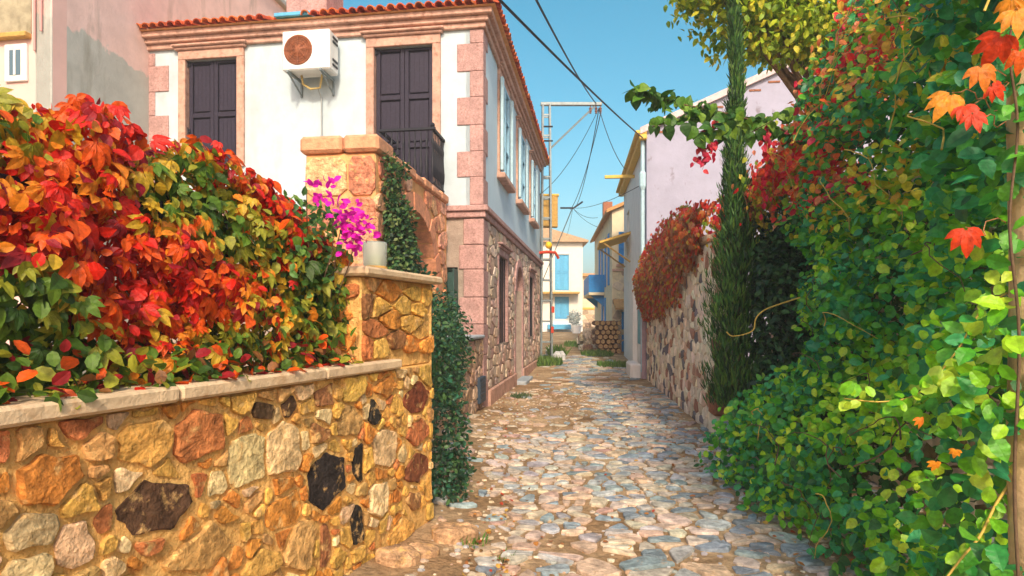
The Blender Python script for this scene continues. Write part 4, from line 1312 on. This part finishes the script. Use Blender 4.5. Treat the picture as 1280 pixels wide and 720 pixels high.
# stack of logs by the lane
rng = random.Random(91)
for r_ in range(7):
    for c_ in range(4 if r_ % 2 else 5):
        x = 3.50 + c_ * .215 + (.107 if r_ % 2 else 0) + rng.uniform(-.015, .015)
        z0 = gh(25) + .11 + r_ * .19
        w = rng.uniform(.088, .112)
        yf = 24.95 + rng.uniform(-.1, .1)
        lo = thing('log', 'sawn brown log in the stack beside the blue-shuttered house', 'log', (x, yf, z0), 0, 'logs stacked by the lane')
        MB().tube([(0, .012, 0), (.0, .95, 0)], w, w * .95, 9).build('bark', M('log_bark', (.20, .085, .045), .95, .4, 14, .8, 30, .1), lo)
        MB().tube([(0, 0, 0), (0, .02, 0)], w * .86, w * .86, 9).build('cut_face', M('log_end', (.52, .32, .14), .9, .35, 14, .3, 40, .1), lo)
rb = thing('rubble_heap', 'heap of rough pale and brown stones beside the log stack', 'rubble heap', (3.62, 28.0, gh(28)))
mbh = MB()
for k in range(46):
    a = rng.uniform(0, 6.28); q = rng.random() ** .6
    x, y = .55 * q * math.cos(a), 1.5 * q * math.sin(a)
    z0 = max(0, (1.5 - 1.35 * q) * rng.random())
    r_ = rng.uniform(.12, .24)
    mbs = MB()
    stone_into(mbs, [(x + r_ * math.cos(t) * rng.uniform(.8, 1.2), y + r_ * math.sin(t) * rng.uniform(.8, 1.2)) for t in np.arange(0, 6.28, .9)], r_ * .7, lambda u, v, n: (u, v, z0 + n), rng, shade(rng, rng.choice([(.55, .42, .28), (.34, .18, .11), (.62, .54, .42)])), -.15, .2, .2, .6)
    mbs.build('stone', stone_m, rb)

# pale house closing the lane
fh = thing('far_house', 'pale two-storey house with light blue doors closing the lane', 'house', (5.2, 45, gh(45)), 0)
f_h = [(-2.05, -1.0, .95, 2.6), (-2.05, -1.0, 3.05, 5.7)]
mb = MB(); wall_with_holes(mb, -9, 0, -.5, 6.6, -.3, 0, f_h, FR); mb.build('front_wall', M('pale_cream_wall', (.78, .74, .64), .9, .08, 2, .2, 30, .15), fh)
part('side_wall', MATS['pale_cream_wall'], fh, -.3, -.001, .31, 8, -.5, 6.6)
MB().prism([(-9.4, 6.6), (.4, 6.6), (.4, 6.72), (-2.5, 7.6), (-9.4, 7.6)], -8.4, .4, FR).build('roof', M('brown_eave', (.48, .33, .20), .9, .25, 8, .4, 30, .1), fh)
for h in f_h:
    shutters(*h, 2 if h[2] > 2 else 1, FR, blue_m, fh, n0=-.04, hinge=False)
    surround(*h, .12, FR, MATS['pale_cream_wall'], fh, .05, False)
part('balcony_slab', wood_y, fh, -3.6, -.3, 2.78, 2.92, 0, .9, FR)
part('lower_band', whitewash, fh, -4, .001, -.5, .75, 0, .05, FR)
part('blue_bench', blue_m, fh, -2.6, -.9, .2, .55, .06, .6, FR)
yl = thing('ochre_cottage', 'small sunlit ochre cottage beyond the stone house', 'house', (4.6, 56, gh(56)), 0)
mb = MB(); wall_with_holes(mb, 0, 8, -.5, 4.6, -.3, 0, [(.9, 1.5, 2.3, 3.4)], FR); mb.build('front_wall', cream, yl)
part('roof_edge', M('orange_roof'), yl, -.3, 8.2, -.4, 6, 4.6, 4.85)
part('side_wall', cream, yl, 0.001, .3, .31, 6, -.5, 4.6)
part('window_pane', darkglass, yl, .9, 1.5, 2.3, 3.4, -.15, -.1, FR)
part('orange_band', yellowtrim, yl, -.05, 8, 1.55, 1.75, 0, .08, FR)
rng = random.Random(95)
lay(rng, voronoi(rng, .02, 4, -.1, 1.5, .6, .4, .05, .4), yl, stone_fine, [(.62, .5, .36), (.5, .36, .25), (.66, .58, .46)], FR, .05)
bushy('grey_bush', 'rounded grey-white bush beside the light blue bench', 'bush', (4.35, 43.3, gh(43)), [(4.4, 43.3, gh(43) + 1.1, .45, .45, .5), (4.55, 43.2, gh(43) + .45, .35, .35, .3)], 500, .12, .2, [(.5, .55, .52), (.38, .44, .42), (.6, .63, .6)], LOW, leaf_m, rng, stems=2)
pot = thing('white_pot', 'whitewashed pot standing under the grey bush', 'pot', (4.5, 42.6, gh(42.6)))
MB().lathe([(.001, 0), (.26, 0), (.36, .5), (.38, .56), (.32, .56), (.26, .3), (.001, .3)], 0, 0, 14).build('bowl', whitewash, pot, center=False)
for x, y, r_, lab in ((1.72, 22.0, .24, 'white painted boulder at the foot of the pole'), (1.55, 24.0, .22, 'pale blue-white boulder on the lane edge past the pole')):
    mbs = MB()
    stone_into(mbs, [(x + r_ * math.cos(t) * rng.uniform(.8, 1.2), y + r_ * math.sin(t) * rng.uniform(.8, 1.2)) for t in np.arange(0, 6.28, .7)], r_ * 1.2, cob_map, rng, (.50, .52, .52), -.1, .2, .1, .6)
    tag(mbs.build('boulder', stone_fine), lab, 'boulder')

# ------------------------------------------------------------------ creeper over the rubble wall
rng = random.Random(101)
def Rp(x, y, z):
    v = Matrix.Rotation(R(WR), 3, 'Z') @ Vector((x, y, 0))
    return np.array([WX + v.x, WY + v.y, z])
rc = thing('red_creeper', 'red and rust creeper cascading over the top of the rubble wall', 'creeper', tuple(Rp(.3, 3.4, 2.8)))
P, Nn, T, S, C = [], [], [], [], []
out = Rp(-1, 0, 0) - Rp(0, 0, 0)
for _ in range(7000):
    y = rng.uniform(.25, 7.6)
    low_ = lerp_tab(y, [.2, 1.2, 2.2, 4.5, 7.6], [2.70, 2.5, 2.05, 1.75, 1.62]) + .34 * noise.noise(Vector((y * 2.6, 1, 1))) + .16 * noise.noise(Vector((y * 8, 1, 4)))
    high = lerp_tab(y, [.2, 1.5, 4, 7.6], [3.25, 3.5, 3.65, 3.4]) + .26 * noise.noise(Vector((y * 2.1, 7, 1))) + .12 * noise.noise(Vector((y * 7, 7, 1)))
    z = rng.uniform(low_, high)
    x = -.12 - .22 * math.sin(math.pi * min(1, max(0, (z - low_) / (high - low_)))) + .12 * noise.noise(Vector((y * 3, z * 3, 2))) + rng.random() * .3 * (1 if z > 2.8 else .25)
    P.append(Rp(x, y, z)); Nn.append(out + np.array([0, -.5, .5]) + rv(rng, .45)); T.append(np.array([0, 0, -1]) + out * .3 + rv(rng, .35)); S.append(rng.uniform(.06, .12))
    s = (z - low_) / (high - low_) + rng.gauss(0, .2)
    C.append(rng.choice([(.50, .03, .02), (.60, .08, .02), (.42, .03, .03), (.25, .22, .03)] if s > .72 else [(.34, .13, .05), (.48, .16, .03), (.42, .10, .03), (.28, .12, .05), (.55, .10, .02), (.45, .28, .04)] if s > .2 else [(.50, .05, .02), (.5, .3, .04), (.32, .12, .05)]))
idx = sorted(range(len(P)), key=lambda i: P[i][1])
a, b = idx[:220], idx[220:]
leaves('leaf', [P[i] for i in a], [Nn[i] for i in a], [T[i] for i in a], [S[i] for i in a], [C[i] for i in a], HEART, 'heartr', leaf_m, rc)
cloud('foliage', [P[i] for i in b], [Nn[i] for i in b], [T[i] for i in b], [S[i] for i in b], [C[i] for i in b], LOW, leaf_m, rc)
rb0 = np.array(rc.location)
for k in range(40):
    y = rng.uniform(.4, 7.4)
    p0 = Rp(-.08, y, 2.9) - rb0
    MB().tube(wobble(p0, Rp(-.25, y + rng.uniform(-.3, .3), rng.uniform(1.8, 2.4)) - rb0, .12, rng), .007, .003, 4).build('stem', M('rust_stem', (.32, .15, .07), .85, .3, 30, .2, 60, .2), rc, smooth=True)

# ------------------------------------------------------------------ cypress
cy = thing('cypress_tree', 'slim dark green cypress rising from the end of the rubble wall', 'tree', (2.72, 7.45, 0))
rng = random.Random(111)
MB().tube([(0, 0, -.1), (.02, .0, 2), (0, .02, 4), (.0, 0, 5.6)], .07, .012, 8).build('trunk', bark_m, cy, smooth=True)
P, Nn, T, S, C = [], [], [], [], []
for _ in range(15000):
    z = .55 + 5.35 * rng.random() ** 1.25
    rad = lerp_tab(z, [.5, 1.0, 1.8, 2.4, 3.1, 3.5, 4.0, 4.6, 5.3, 5.9], [.28, .34, .32, .22, .13, .13, .09, .065, .055, .02])
    a = rng.uniform(0, 6.283)
    rr = rad * rng.random() ** .45 * (1 + .7 * noise.noise(Vector((math.cos(a) * 2, math.sin(a) * 2, z * 3))) + .45 * noise.noise(Vector((math.cos(a) * 3, math.sin(a) * 3, z * 8))))
    ox = .06 * noise.noise(Vector((z * .8, 0, 3)))
    P.append((2.72 + ox + rr * math.cos(a), 7.45 + rr * math.sin(a), z)); Nn.append(np.array([math.cos(a), math.sin(a), .2]) + rv(rng, .4)); T.append(np.array([math.cos(a) * .3, math.sin(a) * .3, 1]) + rv(rng, .22)); S.append(rng.uniform(.07, .14)); C.append(rng.choice([(.02, .09, .02), (.04, .14, .025), (.07, .19, .03), (.015, .05, .015), (.10, .20, .03)]))
cloud('crown', P, Nn, T, S, C, BLADE, leaf_m, cy, None, 1.6)

# ------------------------------------------------------------------ sunlit yellow-green tree above the wall
tr = thing('lime_tree', 'leafy yellow-green tree spreading above the cracked gable', 'tree', (4.6, 8.9, 0))
rng = random.Random(121)
MB().tube(wobble((0, 0, -.1), (-.2, -.3, 4.6), .15, rng), .16, .07, 9).build('trunk', bark_m, tr, smooth=True)
crown = [(2.9, 7.9, 5.75, .75, .6, .45), (3.3, 8.0, 5.35, .7, .6, .35), (2.45, 7.7, 5.75, .5, .4, .14), (3.75, 8.2, 5.75, .95, .8, .62), (4.6, 8.6, 6.3, 1.2, 1.0, 1.2), (3.2, 8.0, 6.5, .95, .8, .55), (5.4, 8.5, 5.9, .9, .9, .9), (4.2, 8.0, 5.35, .75, .6, .42), (2.75, 7.6, 6.1, .5, .5, .16), (3.7, 8.2, 7.0, 1.1, .9, .7)]
for b in crown:
    MB().tube(wobble((-.2, -.3, 4.4), (b[0] - 4.6, b[1] - 8.9, b[2]), .2, rng), .05, .015, 6).build('limb', bark_m, tr, smooth=True)
P, Nn, T, S, C = [], [], [], [], []
for b in crown:
    for _ in range(int(3600 * b[3] * b[4] * b[5]) + 320):
        dv = rv(rng); dv /= np.linalg.norm(dv)
        rr = (.35 + .65 * rng.random() ** .5) * (1 + .45 * noise.noise(Vector(dv * 2.4) + Vector((b[0], b[1], b[2]))))
        P.append(np.array(b[:3]) + dv * rr * np.array(b[3:6])); Nn.append(np.array([0, -.3, 1]) + rv(rng, .55)); T.append(np.array([0, 0, -.5]) + rv(rng, .6)); S.append(rng.uniform(.07, .13)); C.append(rng.choice([(.36, .50, .03), (.48, .58, .04), (.26, .42, .03), (.16, .28, .02), (.62, .58, .04)]))
cloud('crown', P, Nn, T, S, C, LOW, leaf_m, tr, None)

# ------------------------------------------------------------------ fig branch reaching over the lane and a red trailing vine
fb = thing('fig_branch', 'long leafy green branch reaching left across the cypress', 'branch', (2.75, 6.0, 3.1))
rng = random.Random(131)
main = [ray(1010, 175, 5.9), ray(960, 155, 5.8), ray(900, 140, 5.7), ray(850, 130, 5.6), ray(805, 118, 5.5), ray(790, 112, 5.5)]
loc = np.array(fb.location)
MB().tube([np.array(p) - loc for p in main], .012, .004, 6).build('stem', twig_m, fb, smooth=True)
sub = [[ray(880, 136, 5.65), ray(850, 150, 5.5), ray(815, 158, 5.4)], [ray(960, 155, 5.8), ray(940, 165, 5.6), ray(985, 140, 5.5)], [ray(920, 145, 5.7), ray(900, 160, 5.6), ray(870, 165, 5.5)]]
for s in sub:
    MB().tube([np.array(p) - loc for p in s], .007, .003, 5).build('twig', twig_m, fb, smooth=True)
P, Nn, T, S, C = [], [], [], [], []
for path, n in [(main, 135)] + [(s, 36) for s in sub]:
    for _ in range(n):
        t = rng.random() * (len(path) - 1)
        i = min(int(t), len(path) - 2)
        q = np.array(path[i]) * (1 - t + i) + np.array(path[i + 1]) * (t - i)
        P.append(q + rv(rng, .035)); Nn.append(np.array([-.2, -.8, .5]) + rv(rng, .5)); T.append(np.array([0, 0, -.7]) + rv(rng, .6)); S.append(rng.uniform(.07, .13)); C.append(rng.choice([(.05, .15, .02), (.08, .21, .02), (.16, .30, .03), (.03, .10, .02)]))
leaves('leaf', P, Nn, T, S, C, HEART, 'fig', leaf_m, fb)
tv = thing('trailing_vine', 'crimson vine tendrils hanging below the fig branch', 'vine', (1.9, 5.7, 3.2))
loc = np.array(tv.location)
P, Nn, T, S, C = [], [], [], [], []
for (a_, b_) in (((897, 148), (878, 212)), ((885, 160), (868, 205)), ((893, 165), (886, 200)), ((960, 160), (958, 195))):
    p0, p1 = ray(*a_, 5.6), ray(*b_, 5.55)
    pts = wobble(np.array(p0) - loc, np.array(p1) - loc, .03, rng)
    MB().tube(pts, .004, .002, 4).build('tendril', M('rust_stem'), tv)
    for _ in range(17):
        q = pts[rng.randint(0, len(pts) - 1)]
        P.append(np.array(q) + loc + rv(rng, .02)); Nn.append(np.array([-.2, -1, .2]) + rv(rng, .4)); T.append(np.array([0, 0, -1]) + rv(rng, .5)); S.append(rng.uniform(.05, .08)); C.append(rng.choice([(.55, .01, .05), (.62, .03, .04), (.45, .02, .06)]))
leaves('leaf', P, Nn, T, S, C, FINE, 'crim', leaf_m, tv)

va = thing('red_vine', 'loose red, rust and yellow vine sloping from the wall end up to the hedge top', 'vine', (3.0, 7.2, 2.8))
loc = np.array(va.location)
rng = random.Random(137)
line = [(Rp(.1, .4, 3.0)), np.array(ray(930, 235, 7.6)), np.array(ray(975, 190, 6.9)), np.array(ray(1020, 130, 6.3)), np.array(ray(1060, 55, 6.0)), np.array(ray(1075, -20, 6.0))]
MB().tube([p - loc for p in line], .03, .018, 7).build('main_stem', bark_m, va, smooth=True)
P, Nn, T, S, C = [], [], [], [], []
for _ in range(6200):
    t = rng.random() * (len(line) - 1)
    i = min(int(t), len(line) - 2)
    q = line[i] * (1 - t + i) + line[i + 1] * (t - i)
    hang = (.55 + .35 * noise.noise(Vector((t * 5, 1, 1)))) * rng.random() ** 1.3
    q = q + np.array([rng.gauss(.12, .14), rng.gauss(0, .16), rng.gauss(.06, .09) - hang])
    if noise.noise(Vector(q * 3.2)) > .32:
        continue
    k = noise.noise(Vector(q * 2.1)) + rng.gauss(0, .18)
    P.append(q); Nn.append(np.array([-.3, -.9, .5]) + rv(rng, .45)); T.append(np.array([0, -.1, -.9]) + rv(rng, .45)); S.append(rng.uniform(.045, .095))
    C.append(rng.choice([(.80, .03, .03), (.82, .09, .03), (.66, .02, .07)] if k > .1 else [(.66, .22, .08), (.74, .16, .04), (.54, .16, .08), (.72, .50, .05)] if k > -.2 else [(.40, .44, .04), (.22, .38, .04), (.56, .44, .04)]))
leaves('leaf', P[:280], Nn[:280], T[:280], S[:280], C[:280], HEART, 'rv', leaf_m, va)
cloud('foliage', P[280:], Nn[280:], T[280:], S[280:], C[280:], LOW, leaf_m, va)
for k in range(36):
    t = rng.random() * 4.6
    i = int(t)
    q = line[i] * (1 - t + i) + line[i + 1] * (t - i) - loc
    MB().tube(wobble(q, q + np.array([rng.uniform(-.2, .3), rng.uniform(-.25, .1), -rng.uniform(.3, .9)]), .12, rng), .006, .002, 4).build('tendril', M('rust_stem') if k % 3 else stem_m, va, smooth=True)

P, Nn, T, S, C = [], [], [], [], []
for _ in range(520):                            # dry leaves blown to the edges of the lane
    y = 3.4 + 14 * rng.random() ** 1.6
    x = rng.choice((lerp_tab(y, [3, 5, 10, 18], [-.35, -.3, -.5, .6]) + abs(rng.gauss(0, .25)), 2.3 - abs(rng.gauss(0, .35)) + .03 * y, rng.uniform(-.3, 2.4)))
    P.append((x, y, street_z(x, y) + .028)); Nn.append(np.array([0, 0, 1]) + rv(rng, .3)); T.append(rv(rng) * np.array([1, 1, .15])); S.append(rng.uniform(.025, .055)); C.append(rng.choice([(.50, .22, .05), (.34, .14, .05), (.60, .36, .08), (.46, .07, .03), (.26, .16, .07)]))
cloud('leaf_litter', P, Nn, T, S, C, ROUND, leaf_m, street)
# ------------------------------------------------------------------ big green hedge on the right with its post
rng = random.Random(141)
PROF = ([0, .3, .8, 1.2, 1.7, 2.4, 3.2, 4.0, 4.9], [1.98, 1.98, 2.08, 2.34, 2.5, 2.52, 2.48, 2.72, 3.1])
def hedge_x(y, z):
    x = lerp_tab(z, *PROF)
    near = max(0., min(1., 1 - (y - 2.1) / 2.0))
    x -= near * near * (3 - 2 * near) * lerp_tab(z, [0, .6, 1.2, 3, 4.5], [.05, .2, .66, .70, .8])
    if y > 4.8:
        x += (y - 4.8) * lerp_tab(z, [0, .7, 1.1, 2.0, 2.6, 3.4, 4.5], [.0, .05, .32, .34, .16, .12, .2])
    return x + .20 * noise.noise(Vector((y * 1.9, z * 1.9, 6))) + .08 * noise.noise(Vector((y * 5, z * 5, 2)))
hd = thing('green_hedge', 'dense glossy green hedge with yellow runners filling the lane edge beside the post', 'hedge', (2.7, 4.2, 0))
def hedge_set(n, y0, y1, depth, s0, s1, red=True):
    P, Nn, T, S, C = [], [], [], [], []
    while len(P) < n:
        y, z = rng.uniform(y0, y1), rng.uniform(.05, 4.7)
        if noise.noise(Vector((y * 2.6, z * 2.6, 11))) + .4 * noise.noise(Vector((y * 6, z * 6, 3))) < -.16:
            continue
        hole = math.exp(-((y - 3.0) / .55) ** 2 - ((z - .95) / .42) ** 2) + .9 * math.exp(-((y - 2.55) / .3) ** 2 - ((z - 1.9) / .35) ** 2)
        if rng.random() < 1.15 * hole:
            continue
        x = hedge_x(y, z) + depth * rng.random()
        if x > 3.5:
            continue
        P.append((x, y, z)); Nn.append(np.array([-.6, -.8, .65]) + rv(rng, .45)); T.append(np.array([-.35, -.3, -.35]) + rv(rng, .55)); S.append(rng.uniform(s0, s1) * (1.15 if y < 3.2 else 1))
        k = noise.noise(Vector((y * 1.4, z * 1.4, 4))) + rng.gauss(0, .25)
        if y > 4.7 and z > 2.6 and k > -.05 + .4 * (z > 4) and red:
            C.append(rng.choice([(.80, .03, .03), (.82, .14, .03), (.60, .03, .06), (.78, .42, .04), (.26, .48, .04), (.70, .22, .08)]))
        elif z > 2.4 and k > .12:
            C.append(rng.choice([(.58, .58, .04), (.76, .40, .04), (.24, .50, .03), (.36, .58, .04), (.72, .60, .05)]))
        elif k > .12:
            C.append(rng.choice([(.22, .56, .02), (.36, .66, .03), (.14, .46, .02), (.52, .70, .05)]))
        else:
            C.append(rng.choice([(.04, .30, .06), (.03, .27, .12), (.08, .38, .03), (.03, .15, .04), (.06, .40, .14), (.12, .42, .04)]))
    return P, Nn, T, S, C
P, Nn, T, S, C = hedge_set(290, 2.2, 3.8, .03, .065, .09)
leaves('leaf', P, Nn, T, S, C, FINE, 'hedge', leafgloss, hd)
P, Nn, T, S, C = hedge_set(11000, 2.15, 6.4, .45, .05, .095)
cloud('foliage', P, Nn, T, S, C, ROUND, leafgloss, hd)
P, Nn, T, S, C = hedge_set(5500, 2.15, 6.4, .5, .05, .09)
cloud('narrow_foliage', P, Nn, T, S, C, LOW, leafgloss, hd)
hl = np.array(hd.location)
for k in range(34):
    y = rng.uniform(2.3, 6.2); z = rng.uniform(.4, 4.3)
    y2, z2 = y + rng.uniform(-1., 1.), z + rng.uniform(-.8, .8)
    y2 = max(2.2, min(6.3, y2)); z2 = max(.1, min(4.6, z2))
    pts = []
    for t in np.linspace(0, 1, 11):
        yy, zz = y + (y2 - y) * t, z + (z2 - z) * t + .14 * math.sin(math.pi * t)
        pts.append(np.array([hedge_x(yy, zz) - .03 + .05 * noise.noise(Vector((t * 4, k, 1))), yy, zz]) - hl)
    MB().tube(pts, .005, .002, 5).build('runner', M('yellow_runner', (.55, .38, .08), .7, .2, 30, .2, 60, .3) if k % 2 else twig_m, hd, smooth=True)
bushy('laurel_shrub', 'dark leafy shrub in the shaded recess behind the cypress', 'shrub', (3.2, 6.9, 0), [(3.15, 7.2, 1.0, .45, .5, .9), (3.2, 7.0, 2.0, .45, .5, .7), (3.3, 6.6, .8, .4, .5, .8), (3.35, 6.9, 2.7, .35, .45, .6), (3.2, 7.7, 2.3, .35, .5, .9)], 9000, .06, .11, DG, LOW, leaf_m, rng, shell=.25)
# bare curling shoot in the dark recess
MB().tube(smooth([np.array(ray(px, py, 5.9)) - hl for px, py in ((1000, 372), (975, 380), (955, 388), (945, 398), (942, 412), (930, 418), (915, 420), (908, 415))]), .008, .005, 6).build('runner', M('yellow_runner'), hd, smooth=True)
MB().tube(smooth([np.array(ray(px, py, 2.45)) - hl for px, py in ((1290, 350), (1230, 385), (1195, 440), (1150, 490), (1105, 502), (1055, 498))]), .0045, .0025, 6).build('runner', M('yellow_runner'), hd, smooth=True)
MB().tube(smooth([np.array(ray(px, py, 2.4)) - hl for px, py in ((1265, 600), (1245, 630), (1225, 670), (1200, 700), (1170, 740))]), .006, .004, 6).build('runner', M('yellow_runner'), hd, smooth=True)

P, Nn, T, S, C = [], [], [], [], []
for path in (((1290, 350), (1230, 385), (1195, 440), (1150, 490), (1105, 502), (1055, 498)), ((1265, 600), (1245, 630), (1225, 670), (1200, 700))):
    q = smooth([np.array(ray(px, py, 2.42)) for px, py in path], 7)
    for k_, p in enumerate(q):
        for sgn in (-1, 1):
            if rng.random() < .45:
                continue
            P.append(p + rv(rng, .012)); Nn.append(np.array([-.2, -1, .6]) + rv(rng, .25)); T.append(np.array([.25 * sgn, -.2, .7 * sgn]) + rv(rng, .5)); S.append(rng.uniform(.03, .075)); C.append(rng.choice([(.42, .62, .05), (.28, .58, .03), (.16, .48, .02)]))
cloud('runner_foliage', P, Nn, T, S, C, ROUND, leafgloss, hd)
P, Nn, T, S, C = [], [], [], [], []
while len(P) < 4200:                            # inner leaves coloured dark for the shade deep inside
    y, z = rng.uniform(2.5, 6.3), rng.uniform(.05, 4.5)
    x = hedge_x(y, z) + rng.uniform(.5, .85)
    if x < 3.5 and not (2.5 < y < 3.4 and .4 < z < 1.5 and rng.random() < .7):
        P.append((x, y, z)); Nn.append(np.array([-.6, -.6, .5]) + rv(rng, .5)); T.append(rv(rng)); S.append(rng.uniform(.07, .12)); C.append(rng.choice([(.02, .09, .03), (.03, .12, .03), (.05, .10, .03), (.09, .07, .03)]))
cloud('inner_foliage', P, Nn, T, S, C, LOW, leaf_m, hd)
ov_ = thing('orange_vine', 'autumn vine with big orange star-shaped leaves twining on the timber post', 'vine', (1.80, 2.28, 0))
loc = np.array(ov_.location)
MB().tube(smooth([np.array(ray(px, py, 2.2)) - loc for px, py in ((1275, 760), (1268, 600), (1274, 420), (1262, 280), (1272, 160), (1262, 60), (1275, -30))]), .006, .004, 6).build('stem', twig_m, ov_, smooth=True)
spots = [(1190, 130, .15), (1205, 145, .11), (1225, 95, .13), (1255, 55, .16), (1270, 25, .14), (1275, 75, .12), (1207, 298, .14), (1170, 590, .06), (1195, 575, .05), (1265, 10, .13), (1215, 155, .10), (1150, 535, .055), (1238, 120, .1)]
P, Nn, T, S, C = [], [], [], [], []
for (px, py, s) in spots:
    q = np.array(ray(px, py - 14, 2.05 + rng.uniform(-.05, .1)))
    P.append(q); Nn.append(np.array([-.35, -1, .25]) + rv(rng, .25)); T.append(np.array([-.1, -.1, -1]) + rv(rng, .35)); S.append(s * .72); C.append(rng.choice([(.70, .20, .02), (.72, .12, .01), (.62, .05, .01), (.74, .28, .02)]))
    if s > .08:
        MB().tube(wobble(q - loc, np.array([1.86, 2.3, q[2] + .05]) - loc, .06, rng), .002, .002, 4).build('leaf_stalk', M('rust_stem'), ov_)
leaves('leaf', P, Nn, T, S, C, PALM, 'palmr', leaf_m, ov_)

post = thing('timber_post', 'weathered round timber post with a reddish board, wrapped in vines', 'post', (2.02, 2.36, 0))
pts = [(0, 0, -.1)] + [(.012 * math.sin(k * 1.3), .01 * math.cos(k), .3 * k) for k in range(1, 17)]
MB().tube(pts, .085, .075, 14).build('trunk', timber, post, smooth=True)
MB().box(.02, .14, -.22, -.14, -.1, 4.6, UP, .008).build('board', M('red_board', (.46, .22, .11), .8, .3, 6, .4, 30, .2, stain=((.25, .1, .05), .55, .75, 8, .1)), post)

# ------------------------------------------------------------------ bright haze over the lane
hz = bpy.data.materials.new('haze')
hz.use_nodes = True
hz.node_tree.nodes.remove(hz.node_tree.nodes['Principled BSDF'])
pv = hz.node_tree.nodes.new('ShaderNodeVolumePrincipled')
pv.inputs['Color'].default_value = (.96, .97, 1, 1)
pv.inputs['Density'].default_value = .0028
hz.node_tree.links.new(pv.outputs[0], hz.node_tree.nodes['Material Output'].inputs['Volume'])
o = MB().box(-60, 60, -20, 110, -1.4, 16.5, UP, 0).build('haze', hz)
o['kind'] = 'stuff'
